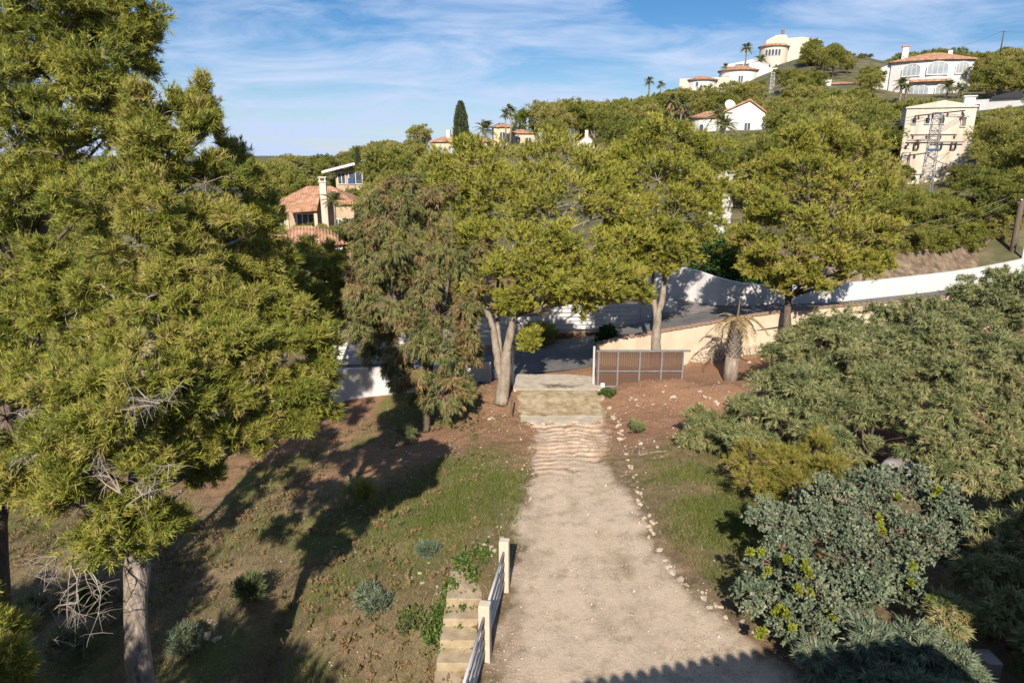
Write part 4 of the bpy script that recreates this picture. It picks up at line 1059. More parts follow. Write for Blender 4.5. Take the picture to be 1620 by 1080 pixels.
x, y = scatter(9000, -7, 9, 9, 27, lambda x, y: np.clip(0.25 + 1.5 * fbm(x * 0.8 + 4, y * 0.8), 0.02, 1) * np.where(offdrive(x, y) > 0, np.where(y > 19.5, 1, 0.35), 0.5))
x2, y2 = scatter(9000, -1.2, 6, 9, 23, lambda x, y: (1 - offdrive(x, y, 0.2)) * np.clip(0.55 + 1.2 * fbm(x * 1.2 + 9, y * 1.2), 0.1, 1))
tag(link('drive_gravel', pebbles('drive_gravel', x2, y2, gg.gamma(2.0, 0.004, len(x2)) + 0.006), None, M_stone), 'loose gravel stones on the drive', 'gravel', None, 'stuff')
tag(link('pebbles', pebbles('pebbles', x, y, gg.gamma(2.0, 0.008, len(x)) + 0.006), None, M_stone), 'small pale pebbles scattered over soil and gravel', 'pebbles', None, 'stuff')

# ------------------------------------------------------------------ larger loose stones: parts of the ground, and the stone edging of the drive
rocks = []
for k in range(8):
    me = rock_mesh('stone', 100 + k, 1, 1.0, gg.uniform(0.6, 0.95), gg.uniform(0.45, 0.8), 0.5)
    me.materials.append(M_stone)
    rocks.append(me)
def stone(parent, x, y, r, z=None):
    o = bpy.data.objects.new('stone', rocks[gg.integers(0, 8)])
    C.objects.link(o)
    o.parent = parent
    zz = (float(near_z(np.array([x]), np.array([y]))[0]) if z is None else z)
    pz = Vector((x, y, zz + r * 0.10)) - Vector(parent.location)
    o.location = pz
    o.scale = (r * gg.uniform(0.8, 1.25), r * gg.uniform(0.8, 1.25), r * gg.uniform(0.7, 1.1))
    o.rotation_euler = (gg.normal() * 0.25, gg.normal() * 0.25, gg.uniform(0, 6.28))
    return o
for (px, py, n, sx, sy, r) in [(1130, 640, 5, 22, 6, 0.20), (1075, 622, 5, 20, 5, 0.17), (1045, 640, 6, 35, 10, 0.09), (1000, 640, 4, 25, 10, 0.07), (793, 662, 6, 9, 4, 0.11), (1090, 650, 5, 30, 10, 0.06), (1195, 575, 3, 14, 6, 0.14), (690, 930, 4, 14, 12, 0.10),
                               (765, 865, 9, 16, 9, 0.10), (790, 838, 4, 8, 8, 0.08), (340, 1000, 7, 10, 26, 0.12), (326, 980, 4, 6, 14, 0.12), (640, 910, 4, 30, 16, 0.07), (760, 720, 3, 30, 20, 0.06), (800, 780, 4, 16, 30, 0.05), (1020, 715, 7, 14, 12, 0.09), (1225, 570, 2, 10, 4, 0.2), (470, 860, 3, 30, 20, 0.08)]:
    for k in range(n):
        p = gp(px + gg.normal() * sx, py + gg.normal() * sy)
        stone(ground, p.x, p.y, r * gg.uniform(0.55, 1.35))
edge = empty('stone_edging', (3.7, 18, 0), 0, 'rough line of pale limestone edging the right side of the drive', 'stone edging')
path = [(964, 640), (975, 668), (985, 700), (1000, 745), (1010, 790), (1022, 825), (1040, 865), (1062, 905), (1095, 935), (1130, 960), (1165, 985), (1200, 1005)]
pp = [gp(*q) for q in path]
for i in range(len(pp) - 1):
    a, b = pp[i], pp[i + 1]
    ln = (b - a).length
    sparse = 0.75 if i in (2, 3) else 1.25
    for k in range(int(ln / 0.2 * sparse)):
        t = gg.random()
        stone(edge, a.x + (b.x - a.x) * t + gg.normal() * 0.06, a.y + (b.y - a.y) * t, gg.uniform(0.05, 0.17))
# fallen branch lying on the soil
mb = MB()
ln = [gp(*q) for q in [(1006, 716), (1012, 722), (1040, 716), (1070, 716), (1100, 722)]]
for q in ln: q.z += 0.05
mb.tube(ln, [0.03, 0.028, 0.024, 0.018, 0.010], 6)
mb.tube([ln[1], ln[1] + Vector((0.05, 0.55, 0.12))], [0.016, 0.008], 5)
tag(mb.build('fallen_branch', M_twig, smooth=True), 'thin dead branch lying on the soil left of the small bush', 'branch')
# ------------------------------------------------------------------ hillside wood
def variant(seed, rad, height, bare, prm, umbrella=False, n=11):
    gg = np.random.default_rng(seed)
    lobes = []
    for k in range(n):
        a = 2.4 * k + gg.uniform(-.4, .4)
        t = (k + 0.5) / n
        rr = rad * math.sqrt(t) * 0.68
        top = height - rad * 0.42 - (rr / rad) ** 2 * (height - bare) * (0.55 if not umbrella else 0.18)
        lobes.append(((rr * math.cos(a), rr * math.sin(a), top + gg.uniform(-.25, .25) * rad * .4), (rad * gg.uniform(.34, .46),) * 2 + (rad * gg.uniform(.28, .38),)))
        if not umbrella and k % 2 == 0 and rr > rad * 0.3:
            lobes.append(((rr * 1.05 * math.cos(a + .5), rr * 1.05 * math.sin(a + .5), bare + (top - bare) * 0.4), (rad * .38, rad * .38, rad * .32)))
    lean = gg.normal(size=2) * 0.06 * height
    st = [[((0, 0, -0.6), 0.20), ((lean[0] * .3, lean[1] * .3, height * .3), 0.15), ((lean[0] * .7, lean[1] * .7, height * .6), 0.10), ((lean[0] * .3, lean[1] * .3, height * .85), 0.03)]]
    if umbrella:
        st.append([((0, 0, height * .2), 0.13), ((-rad * .3, rad * .1, height * .5), 0.10), ((-rad * .5, rad * .2, height * .8), 0.04)])
    cl = clumps_from_lobes(lobes, 8, gg, 0.45, size=(0.3, 0.52))
    (Vn, Fn, tint), _ = sprays(cl, gg, **prm)
    mb = wood(st, lobes, [], gg, n=7, rmin=0.05, sub=False)
    return np_mesh('crown', Vn, Fn, tint), mb.mesh('trunk', M_barkpale if umbrella else M_barkdark, True)
FARP = dict(twigs=18, tufts=2, needles=6, L=0.30, w=0.075, up=0.5, out=0.8, spread=0.55, nup=0.45, twig_keep=0.0, vary=0.75)
MEDP = dict(twigs=28, tufts=3, needles=6, L=0.21, w=0.04, up=0.5, out=0.8, spread=0.55, nup=0.5, twig_keep=0.0, vary=0.75)
V_far = [variant(200 + k, 4.0, 8.0, 2.0, FARP) for k in range(4)]
V_med = [variant(220 + k, 3.6, 7.5, 1.8, MEDP) for k in range(3)]
V_umb = [variant(240 + k, 4.6, 11.0, 7.0, FARP, True) for k in range(2)]
for (c, t) in V_far + V_med + V_umb:
    c.materials.append(M_needle_far)

def put_tree(var, x, y, sc, rz, label, group, z=None, name='pine_tree', sz=None):
    r = empty(name, (x, y, gz(x, y) if z is None else z), rz, label, 'pine tree', group)
    r.scale = (sc, sc, sz or sc)
    link('trunk', var[1], r); link('crown', var[0], r)
    return r

SKY = np.array([(-300, 300), (400, 262), (430, 250), (470, 255), (485, 275), (520, 288), (556, 262), (565, 232), (600, 222), (650, 217), (690, 240), (765, 236), (820, 216), (835, 168), (900, 160), (960, 157), (1000, 152), (1080, 137), (1140, 130), (1205, 118),
                (1225, 100), (1250, 72), (1290, 58), (1325, 75), (1350, 98), (1395, 108), (1425, 82), (1480, 75), (1540, 80), (1575, 66), (1600, 56), (1800, 50)], float)
KEEP = [(438, 286, 556, 350, 68), (516, 255, 570, 296, 95), (684, 212, 772, 246, 105), (776, 196, 846, 222, 126), (908, 205, 946, 238, 112), (1088, 155, 1206, 208, 114), (1128, 98, 1212, 126, 178), (1074, 118, 1130, 134, 180), (1156, 55, 1262, 108, 212),
        (1396, 82, 1532, 156, 134), (1416, 150, 1532, 256, 56), (1446, 175, 1492, 292, 53), (1110, 266, 1162, 376, 56), (474, 380, 566, 500, 50), (718, 165, 744, 236, 104), (1212, 110, 1226, 152, 150), (898, 200, 912, 246, 60), (1308, 122, 1352, 140, 150), (840, 190, 900, 246, 100), (1050, 150, 1085, 190, 130), (1536, 140, 1620, 166, 100)]
LAND = [(1466, 120, 'arched white villa'), (1474, 215, 'transformer tower'), (1220, 80, 'yellow hill top house'), (1150, 118, 'white round villa'), (1150, 180, 'villa with the dish'), (1066, 170, 'two skirted palms'), (1596, 370, 'timber pole'), (1600, 100, 'skyline pole'),
        (926, 222, 'small white gable'), (730, 200, 'tall cypress'), (810, 205, 'pair of slim palms'), (500, 320, 'terracotta house'), (545, 275, 'low roofed house'), (1139, 325, 'whitewashed rubble wall'), (1018, 190, 'short pale pylon'), (1330, 130, 'small house below the scrub'), (1290, 75, 'bare top of the hill'), (1250, 200, 'power cables'), (620, 230, 'weeping tree')]
gg = np.random.default_rng(300)
placed = []
cand = []
for k in range(60000):
    y = 39 + 210 * gg.random() ** 1.1
    x = gg.uniform(-0.48, 0.84) * y
    cand.append((x, y))
cand.sort(key=lambda q: q[1])
cx_ = np.array(cand); cz_ = ground_z(cx_[:, 0], cx_[:, 1])
# front-to-back cover: trees wholly hidden behind nearer crowns are left out
cov = np.zeros((90, 180), bool)
yy_, xx_ = np.mgrid[0:90, 0:180] * 10.0
def cover(px, py, rx, ry): return ((xx_ - px - 0) / rx) ** 2 + ((yy_ - py) / ry) ** 2 < 1
for (c, r) in L1 + L4 + L5 + L6 + L7:
    q = proj(c); cov |= cover(q[0], q[1], r[0] * 1000 / q[2], r[2] * 1000 / q[2])
grid = {}
for (x, y), z in zip(cand, cz_):
    if x < 3 and y < 41: continue
    if x > 6 and y < 39.0 + max(0, x - 15) * 0.42: continue
    px, py, d = proj((x, y, z))
    if px < 300 or px > 1680: continue
    far = d > 62
    spc = 3.6 if not far else 3.9 + 0.012 * d
    key = (int(x // 7), int(y // 7))
    if any((x - q[0]) ** 2 + (y - q[1]) ** 2 < spc * spc for i in (-1, 0, 1) for j in (-1, 0, 1) for q in grid.get((key[0] + i, key[1] + j), ())): continue
    sc = gg.uniform(0.72, 1.15) * (1.0 if not far else 0.92)
    h = (8.0 if far else 7.5) * sc
    rad = (4.0 if far else 3.6) * sc
    top = proj((x, y, z + h))[1]
    sk = np.interp(px, SKY[:, 0], SKY[:, 1])
    if top < sk - 4:
        f = (py - sk) / max(1, (py - top))
        if f < 0.22: continue
        sc *= f; h *= f; rad *= f; top = sk
    wpx = rad * 1080 / d
    bad = False
    for (x0, y0, x1, y1, kd) in KEEP:
        if d < kd + 6 and px + wpx * 0.85 > x0 and px - wpx * 0.85 < x1 and top < y1 - 2 and py > y0:
            f = (py - y1) / max(1, (py - top))
            if f < 0.35: bad = True; break
            if f < 1: sc *= f; h *= f; rad *= f; top = y1; wpx *= f
        if kd <= d < kd + 10 and x0 - wpx * .5 < px < x1 + wpx * .5 and abs(py - y1) < 30: bad = True; break
    if bad: continue
    grid.setdefault(key, []).append((x, y))
    m_ = cover(px, (top + py) / 2 - (py - top) * .12, wpx, (py - top) * .42)
    if m_.any() and cov[m_].mean() > 0.93: continue
    cov |= cover(px, (top + py) / 2 - (py - top) * .12, wpx * .85, (py - top) * .36)
    placed.append((x, y))
    var = V_far[gg.integers(0, 4)] if far else V_med[gg.integers(0, 3)]
    lm = min(LAND, key=lambda q: math.hypot(q[0] - px, (q[1] - (top + py) / 2) * 1.3))
    ddx, ddy = px - lm[0], (top + py) / 2 - lm[1]
    relw = ('above' if ddy < 0 else 'below') if abs(ddy) * 1.3 > abs(ddx) else ('left of' if ddx < 0 else 'right of')
    sz_ = 'small' if wpx < 17 else ('large' if wpx > 42 else 'mid sized')
    put_tree(var, x, y, sc, gg.uniform(0, 6.28), '%s rounded pine of the hillside wood %s the %s' % (sz_, relw, lm[2]), '%s hillside pines %s the %s' % (sz_, relw, lm[2]), z - 0.1)
print('hill pines', len(placed))
for (px, by, ty, d, vi, lab) in [(862, 244, 160, 126, 0, 'umbrella pine with bare leaning trunks at the left end of the ridge'), (905, 240, 158, 130, 1, 'umbrella pine just right of the leaning bare trunks on the ridge'), (940, 236, 160, 134, 0, 'umbrella pine on the ridge above the small white gable'), (980, 220, 158, 140, 1, 'umbrella pine on the ridge, rightmost of its row')]:
    b = pt(px, by, d); t = pt(px, ty, d)
    sc = (t.z - b.z) / 11.0
    put_tree(V_umb[vi], b.x, b.y, sc * 1.05, 0.4 + vi * 2, lab, None, b.z, 'umbrella_pine', sc)
# trees standing behind the houses on the left skyline
for (px, by, ty, d, sc, lab) in [(445, 300, 248, 98, 1.0, 'dark round tree on the skyline left of the terracotta house'), (512, 292, 252, 108, 0.85, 'grey green tree on the skyline beside the low roofed house'), (664, 250, 196, 118, 0.9, 'dark round tree standing above the pines left of the cypress'), (470, 305, 262, 100, 0.7, 'small dark tree on the skyline right of the round one'), (400, 300, 262, 112, 1.2, 'tree on the left skyline touching the shaded side of the broad pine'), (548, 280, 238, 125, 1.0, 'tree just behind the low roofed house'), (490, 296, 246, 118, 1.2, 'tree on the skyline between the palm and the low roofed house'), (516, 290, 243, 122, 1.1, 'tree on the skyline just left of the low roofed house'), (462, 300, 243, 112, 1.1, 'tree on the skyline behind the palm'), (382, 300, 240, 118, 1.3, 'leftmost tree on the skyline behind the broad pine'), (420, 305, 256, 104, 1.0, 'tree on the skyline left of the dark round one')]:
    b = pt(px, by, d); t = pt(px, ty, d)
    s = (t.z - b.z) / 8.0
    put_tree(V_far[(px // 7) % 4], b.x, b.y, s * sc * 1.1, px * 1.3, lab, None, b.z, 'skyline_tree', s)

# ------------------------------------------------------------------ cypress
def cypress(px, by, ty, d, wpx, label):
    gg = np.random.default_rng(int(px))
    b = pt(px, by, d); t = pt(px, ty, d); h = t.z - b.z; r = wpx * d / 1080 / 2
    root = empty('cypress', b, 0, label, 'cypress')
    n = 2600
    u = gg.random(n) ** 0.8
    prof = np.interp(u, [0, 0.1, 0.35, 0.7, 0.9, 1], [0.7, 0.95, 1.0, 0.72, 0.4, 0.06]) * r
    a = gg.uniform(0, 6.28, n)
    rr = prof * gg.uniform(0.72, 1.05, n)
    P = np.stack([rr * np.cos(a), rr * np.sin(a), u * h], -1)
    D = nrm(np.stack([np.cos(a) * 0.35, np.sin(a) * 0.35, np.ones(n)], -1) + gg.normal(size=(n, 3)) * 0.2)
    P = np.repeat(P, 3, 0); D = nrm(np.repeat(D, 3, 0) + gg.normal(size=(n * 3, 3)) * 0.25)
    Vn, Fn = leaf_arrays(P, D, h * 0.07 * gg.uniform(.6, 1.2, n * 3), r * 0.28 * np.ones(n * 3), gg)
    link('crown', np_mesh('crown', Vn, Fn, np.repeat(gg.random(n * 3), 3)), root, M_cypress)
    MB().tube([(0, 0, -1), (0, 0, h * .9)], [r * .25, r * .05], 6).build('trunk', M_barkdark, root)
cypress(730, 240, 165, 105, 23, 'tall slim dark cypress in front of the cream villa')
cypress(566, 262, 234, 92, 9, 'small thin cypress at the edge of the low roofed house')

# ------------------------------------------------------------------ palms
def fronds(n, ln, w, gg, rise=(0.0, 1.2), droop=0.9, per=14, leaflet=0.28):
    P, D, L = [], [], []
    for k in range(n):
        a = gg.uniform(0, 6.28); e = gg.uniform(*rise)
        d0 = np.array([math.cos(a) * math.cos(e), math.sin(a) * math.cos(e), math.sin(e)])
        t = np.linspace(0.12, 1, per)
        l = ln * gg.uniform(0.8, 1.15)
        pos = d0[None] * (t * l)[:, None] + np.array([0, 0, -1])[None] * (droop * l * t ** 2 * 0.5)[:, None]
        tan = nrm(np.gradient(pos, axis=0))
        sd = nrm(np.cross(tan, np.array([0, 0, 1.0])))
        for s in (-1, 1):
            P.append(pos); D.append(nrm(tan * 0.75 + sd * s * 0.8 + np.array([0, 0, -0.15]))); L.append(leaflet * ln * np.interp(t, [0, .3, 1], [.6, 1, .5]))
        P.append(pos[:-1]); D.append(tan[:-1]); L.append(np.linalg.norm(np.diff(pos, axis=0), axis=1) * 1.1)
    P = np.concatenate(P); D = np.concatenate(D); L = np.concatenate(L)
    Vn, Fn = leaf_arrays(P, D, L, np.full(len(P), w), gg, True)
    return np_mesh('fronds', Vn, Fn, np.repeat(gg.random(len(P)), 4))
PALM_A = [fronds(34, 1.5, 0.11, np.random.default_rng(400 + k), (-0.5, 1.4), 0.7) for k in range(2)]     # compact fan-like head
PALM_B = [fronds(40, 2.8, 0.10, np.random.default_rng(410 + k), (-0.3, 1.45), 0.8) for k in range(2)]    # wide feathery head
PALM_S = fronds(30, 1.1, 0.10, np.random.default_rng(420), (-1.5, -0.6), 0.3)                             # hanging dry skirt
for me in PALM_A + PALM_B: me.materials.append(M_palm)
PALM_S.materials.append(M_palmdry)
def palm(px, by, ty, d, kind, sc, label, skirt=False, rz=0.0):
    b = pt(px, by, d); t = pt(px, ty, d); h = t.z - b.z
    root = empty('palm_tree', b, 0, label, 'palm')
    MB().tube([(0, 0, -1), (0.03 * h, 0, h * 0.5), (0, 0, h)], [0.22 * sc, 0.17 * sc, 0.15 * sc], 8).build('trunk', M_barkpale, root, smooth=True)
    src = (PALM_A if kind == 'a' else PALM_B)[int(px) % 2]
    o = link('fronds', src, root, loc=(0, 0, h)); o.scale = (sc, sc, sc); o.rotation_euler.z = rz + px
    if skirt:
        o = link('dry_skirt', PALM_S, root, loc=(0, 0, h - 0.1)); o.scale = (sc, sc, sc * 1.3)
    return root
palm(799, 222, 180, 122, 'a', 0.85, 'slim tall palm, left of the pair before the far cream villa')
palm(807, 224, 175, 122, 'a', 1.0, 'slim tall palm, right of the pair before the far cream villa')
palm(768, 240, 205, 112, 'b', 0.85, 'feathery palm right of the cypress')
palm(872, 246, 216, 115, 'b', 0.75, 'palm with drooping fronds under the umbrella pines', True)
palm(886, 246, 224, 114, 'a', 1.1, 'short palm beside the drooping one under the umbrella pines', True)
palm(1061, 195, 160, 138, 'a', 1.25, 'left palm with a dry skirt above the dense wood', True)
palm(1076, 195, 164, 138, 'a', 1.2, 'right palm with a dry skirt above the dense wood', True)
palm(1052, 200, 186, 130, 'a', 1.0, 'short palm with a dry skirt below the skirted pair', True)
palm(1026, 148, 129, 175, 'a', 1.1, 'small lone palm on the bare skyline left of the white villas')
palm(1045, 145, 134, 178, 'a', 0.9, 'tiny palm on the skyline right of the lone one')
palm(1178, 108, 77, 200, 'a', 1.45, 'tall palm beside the round yellow house')
palm(1202, 112, 96, 196, 'b', 0.9, 'wide palm on the rocks below the round yellow house')
palm(1147, 118, 106, 190, 'a', 0.9, 'small palm behind the white round villa')
palm(1133, 218, 184, 108, 'b', 0.95, 'feathery palm in front of the villa with the satellite dish')
palm(1145, 224, 200, 104, 'b', 0.9, 'low palm below the villa with the satellite dish')
palm(1422, 164, 134, 128, 'a', 1.2, 'palm with a slim trunk left of the arched white villa')
palm(1432, 155, 139, 130, 'a', 0.9, 'small palm close to the arched white villa')
palm(1496, 160, 139, 130, 'b', 0.8, 'palm in front of the lower arches of the white villa')
palm(1515, 158, 142, 128, 'b', 0.7, 'low palm at the right corner of the arched white villa')
palm(472, 300, 268, 90, 'b', 0.7, 'palm on the left skyline behind the terracotta house')
palm(530, 352, 318, 64, 'b', 0.55, 'young palm in front of the terracotta house chimney')

# dying palm by the cream wall
gg = np.random.default_rng(430)
p = gp(1155, 600); root = empty('dead_palm', p, 0, 'dying palm with dry yellow fronds in front of the cream wall', 'palm')
k = proj(p)[2] / 1080
mb = MB()
mb.tube([(0, 0, -0.2), (0, 0, 0.5), (0.02, 0, 1.12)], [0.31, 0.285, 0.26], 14).build('trunk', M_barkpale, root, smooth=True)
mb = MB()
mb.tube([(0.02, 0, 1.0), (0.03, 0, 1.5), (0.06, 0, 2.5), (0.08, 0, 2.62)], [0.26, 0.26, 0.18, 0.09], 12)
for r_ in range(13):
    for c_ in range(11):
        z = 1.02 + r_ * 0.118
        a = 2 * math.pi * (c_ + 0.5 * (r_ % 2)) / 11
        rad = np.interp(z, [1.0, 1.5, 2.6], [0.25, 0.25, 0.15])
        o = Vector((0.04 + rad * math.cos(a), rad * math.sin(a), z)); n_o = Vector((math.cos(a), math.sin(a), 0)); s_ = Vector((-math.sin(a), math.cos(a), 0))
        tip = o + n_o * 0.11 + Vector((0, 0, 0.13))
        mb.add([o - s_ * 0.075, o + s_ * 0.075, o + Vector((0, 0, -0.05)) + n_o * 0.02, tip - s_ * 0.03, tip + s_ * 0.03], [(0, 2, 3), (2, 4, 3), (2, 1, 4), (0, 3, 4, 1)])
mb.build('leaf_bases', M_bark, root)
fr = fronds(18, 1.3, 0.035, gg, (-0.35, 0.7), 1.7, 20, 0.24); fr.materials.append(M_palmdry)
link('dry_fronds', fr, root, loc=(0.07, 0, 2.58))
mb = MB().tube([(0.07, 0, 2.55), (0.10, 0, 3.1), (0.12, 0.02, 3.5)], [0.05, 0.035, 0.012], 6)
mb.build('spear_leaf', M_palmdry, root)

# dark creeper hedge behind the white wall
def hedge(name, label, pts, n, leaf, L=0.16, seed=1):
    gg = np.random.default_rng(seed)
    c = np.array(pts[0][:3]); base = (c[0], c[1], gz(c[0], c[1]))
    root = empty(name, base, 0, label, 'hedge')
    P, D = [], []
    for (x, y, z, rx, ry, rz_) in pts:
        d = nrm(gg.normal(size=(n, 3)))
        P.append(np.array([x, y, z]) + d * np.array([rx, ry, rz_]) * gg.uniform(0.75, 1.05, (n, 1)) * (1 + 0.25 * gg.normal(size=(n, 1)) * .4)); D.append(nrm(d + gg.normal(size=(n, 3)) * 0.8 + np.array([0, 0, -.3])))
    P = np.concatenate(P) - np.array(base); D = np.concatenate(D)
    Vn, Fn = leaf_arrays(P, D, L * gg.uniform(.7, 1.3, len(P)), L * .75 * np.ones(len(P)), gg, True)
    link('leaves', np_mesh('leaves', Vn, Fn, np.repeat(gg.random(len(P)), 4)), root, leaf)
    mb = MB()
    for (x, y, z, rx, ry, rz_) in pts:
        mb.tube([(x - base[0], y - base[1], gz(x, y) - base[2] - 0.2), (x - base[0] + .2, y - base[1], z - base[2])], [0.06, 0.02], 5)
    mb.build('stems', M_barkdark, root)
H = []
for (px, py, d, rx, rz_) in [(1115, 425, 39, 0.9, 0.8), (1150, 425, 38.5, 1.1, 0.9), (1150, 400, 39.5, 1.2, 0.9), (1185, 440, 38, 0.9, 0.6), (1200, 420, 38.5, 0.9, 0.8), (1130, 390, 40, 1.0, 0.8), (1225, 440, 37.5, 0.7, 0.5)]:
    q = pt(px, py, d); H.append((q.x, q.y, q.z, rx, 0.6, rz_))
hedge('creeper_hedge', 'dark green leafy creeper hanging behind the white curved wall', H, 1500, M_hedge, 0.17)
H = []
for (px, py, d) in [(1430, 402, 46), (1470, 405, 46), (1510, 395, 47), (1555, 388, 48), (1590, 380, 48)]:
    q = pt(px, py, d); H.append((q.x, q.y, q.z, 1.2, 0.8, 0.7))
hedge('creeper_hedge', 'green creeper on the dry bank beside the timber pole', H, 1500, M_ivy, 0.2, 2)

put_tree(V_med[0], -6.9, 2.4, 0.78, 0.6, 'pine outside the left edge whose shadow falls on the near bank', None, None, 'pine_tree', 1.15)
put_tree(V_med[1], -10.4, 5.6, 0.95, 2.0, 'second pine outside the left edge shading the far left bank', None, None, 'pine_tree', 1.2)
put_tree(V_med[2], -5.2, -1.6, 0.62, 4.0, 'third pine outside the left edge beside the villa under the viewpoint', None, None, 'pine_tree', 1.2)
put_tree(V_med[1], -11.8, 8.6, 0.95, 1.0, 'fourth pine outside the left edge shading the ground under the tallest pine', None, None, 'pine_tree', 1.1)
gk = np.random.default_rng(340)
for k in range(34):
    px, d = gk.uniform(1240, 1400), gk.uniform(192, 226)
    x = (px - 810) / 1080 * d * 0.985; y = d * 0.985
    z = gz(x, y)
    q = proj((x, y, z))
    room = (q[1] - np.interp(q[0], SKY[:, 0], SKY[:, 1])) * d / 1080
    sc = min(gk.uniform(0.28, 0.5), max(0.16, (room + 0.6) / 8.0))
    put_tree(V_far[k % 4], x, y, sc * 1.25, gk.uniform(0, 6), 'low scrubby bush on the bare top of the hill', 'scrub on the hill top', z - 0.3, 'hill_scrub', sc)
for (px, py, d, sc, lab) in [(1528, 418, 45, 0.42, 'low pine on the bank, farthest left of the timber pole'), (1562, 408, 46.5, 0.45, 'low pine on the bank just left of the timber pole'), (1622, 402, 47, 0.5, 'low pine on the bank right of the timber pole'), (1590, 395, 49.5, 0.6, 'low pine directly behind the timber pole')]:
    q = pt(px, py, d)
    put_tree(V_med[int(px) % 3], q.x, q.y, sc, px, lab, None, min(q.z, gz(q.x, q.y) + 0.2))
for (x, y, sc, lab) in [(-14.5, 24.0, 0.85, 'nearest dark pine seen through the gaps of the tallest pine'), (-19, 28, 1.0, 'second dark pine behind the tallest pine'), (-15.5, 33, 0.95, 'pine behind the left white wall, left of the multi stemmed one'), (-23, 34, 1.1, 'third dark pine behind the tallest pine'), (-12, 39, 0.8, 'pine below the terracotta house'), (-19, 41, 1.0, 'pine left of the terracotta house, nearer one'), (-27, 42, 1.1, 'pine far left beyond the road'), (-24, 52, 1.1, 'pine left of the terracotta house, farther one'), (-33, 50, 1.2, 'pine farthest left beyond the road')]:
    put_tree(V_med[int(abs(x)) % 3], x, y, sc, x, lab, None)
for (px, py, d, sc, lab) in [(1385, 428, 41.5, 0.42, 'low pine on the dry bank just right of the broad pine'), (1422, 424, 42.5, 0.46, 'low pine on the dry bank, second from the broad pine'), (1458, 420, 43.5, 0.44, 'low pine on the dry bank, third from the broad pine'), (1494, 416, 44.5, 0.48, 'low pine on the dry bank, fourth from the broad pine')]:
    q = pt(px, py, d)
    put_tree(V_med[int(px) % 3], q.x, q.y, sc, px, lab, None, q.z - 0.2)
# ------------------------------------------------------------------ walls, fences and gate
def offsets(pts, half):
    P = np.array([(p[0], p[1]) for p in pts], float)
    T = np.gradient(P, axis=0); T /= np.linalg.norm(T, axis=1, keepdims=True)
    N = np.stack([-T[:, 1], T[:, 0]], -1)
    return P + N * half, P - N * half

def dense(pts, step=0.6):
    """resample a polyline of tuples, smoothing corners a little"""
    out = []
    P = np.array(pts, float)
    for i in range(len(P) - 1):
        n = max(1, int(np.linalg.norm(P[i + 1, :2] - P[i, :2]) / step))
        for k in range(n):
            t = k / n
            p0 = P[max(i - 1, 0)]; p1 = P[i]; p2 = P[i + 1]; p3 = P[min(i + 2, len(P) - 1)]
            out.append(0.5 * ((2 * p1) + (p2 - p0) * t + (2 * p0 - 5 * p1 + 4 * p2 - p3) * t * t + (3 * p1 - p0 - 3 * p2 + p3) * t ** 3))
    out.append(P[-1])
    return out

def wall_run(mb, pts, thick):
    a, b = offsets(pts, thick / 2)
    for i in range(len(pts) - 1):
        z0, z1, t0, t1 = pts[i][2], pts[i + 1][2], pts[i][3], pts[i + 1][3]
        mb.hexa([(*a[i], z0), (*b[i], z0), (*b[i], t0), (*a[i], t0)], [(*a[i + 1], z1), (*b[i + 1], z1), (*b[i + 1], t1), (*a[i + 1], t1)])
    return mb

def rubble(mb, pts, thick, courses, gg, r=(0.14, 0.26)):
    """rows of rough stones standing proud of a wall's front and top"""
    for i in range(len(pts) - 1):
        p, q = np.array(pts[i]), np.array(pts[i + 1])
        ln = np.linalg.norm(q[:2] - p[:2])
        t = (q[:2] - p[:2]) / ln; nrm_ = np.array([t[1], -t[0]])
        s = 0
        while s < ln:
            w = gg.uniform(*r)
            f = min(1, (s + w / 2) / ln)
            zb, zt = p[2] + (q[2] - p[2]) * f, p[3] + (q[3] - p[3]) * f
            hh = (zt - zb) / courses
            for c in range(courses):
                cx, cy = p[:2] + t * (s + w / 2 + (c % 2) * w * .4) + nrm_ * (thick / 2)
                zc = zb + hh * (c + .5) + gg.normal() * 0.02
                dx, dz, dy = w * gg.uniform(.40, .5), hh * gg.uniform(.40, .5), gg.uniform(.04, .09)
                A, B = [], []
                for (sx, sz) in ((-1, -1), (1, -1), (1, 1), (-1, 1)):
                    jx, jz = gg.uniform(.75, 1.05), gg.uniform(.75, 1.05)
                    A.append((cx + t[0] * sx * dx * jx - nrm_[0] * .05, cy + t[1] * sx * dx * jx - nrm_[1] * .05, zc + sz * dz * jz))
                    B.append((cx + t[0] * sx * dx * jx * .8 + nrm_[0] * dy, cy + t[1] * sx * dx * jx * .8 + nrm_[1] * dy, zc + sz * dz * jz * .8))
                mb.hexa(A, B)
            s += w
    return mb

gw = np.random.default_rng(500)
cw_pts = dense([(3.75, 28.6, 0.2, 1.45), (4.6, 27.95, 0.15, 1.88), (7.9, 29.2, 0.1, 2.1), (12.7, 30.6, 0.2, 2.48), (20, 32.0, 0.2, 2.75), (28, 35.0, 0.2, 2.95)], 0.8)
cw = empty('garden_wall', (7.9, 29.2, 0), 0, 'cream rendered garden wall with tile coping right of the gate', 'wall')
def rel(mb, o):
    mb.v = [(x - o.location.x, y - o.location.y, z - o.location.z) for x, y, z in mb.v]
    return mb
rel(wall_run(MB(), cw_pts, 0.26), cw).build('wall', M_cream, cw)
st_pts = [(p[0], p[1], gz(p[0], p[1] - 0.4) - 0.15, gz(p[0], p[1] - 0.4) + 0.52) for p in cw_pts if 7.0 < p[0] < 20]
rb = rel(rubble(MB(), st_pts, 0.27, 4, gw), cw).build('rubble_base', M_stone, cw)
rb['kind'] = 'stuff'
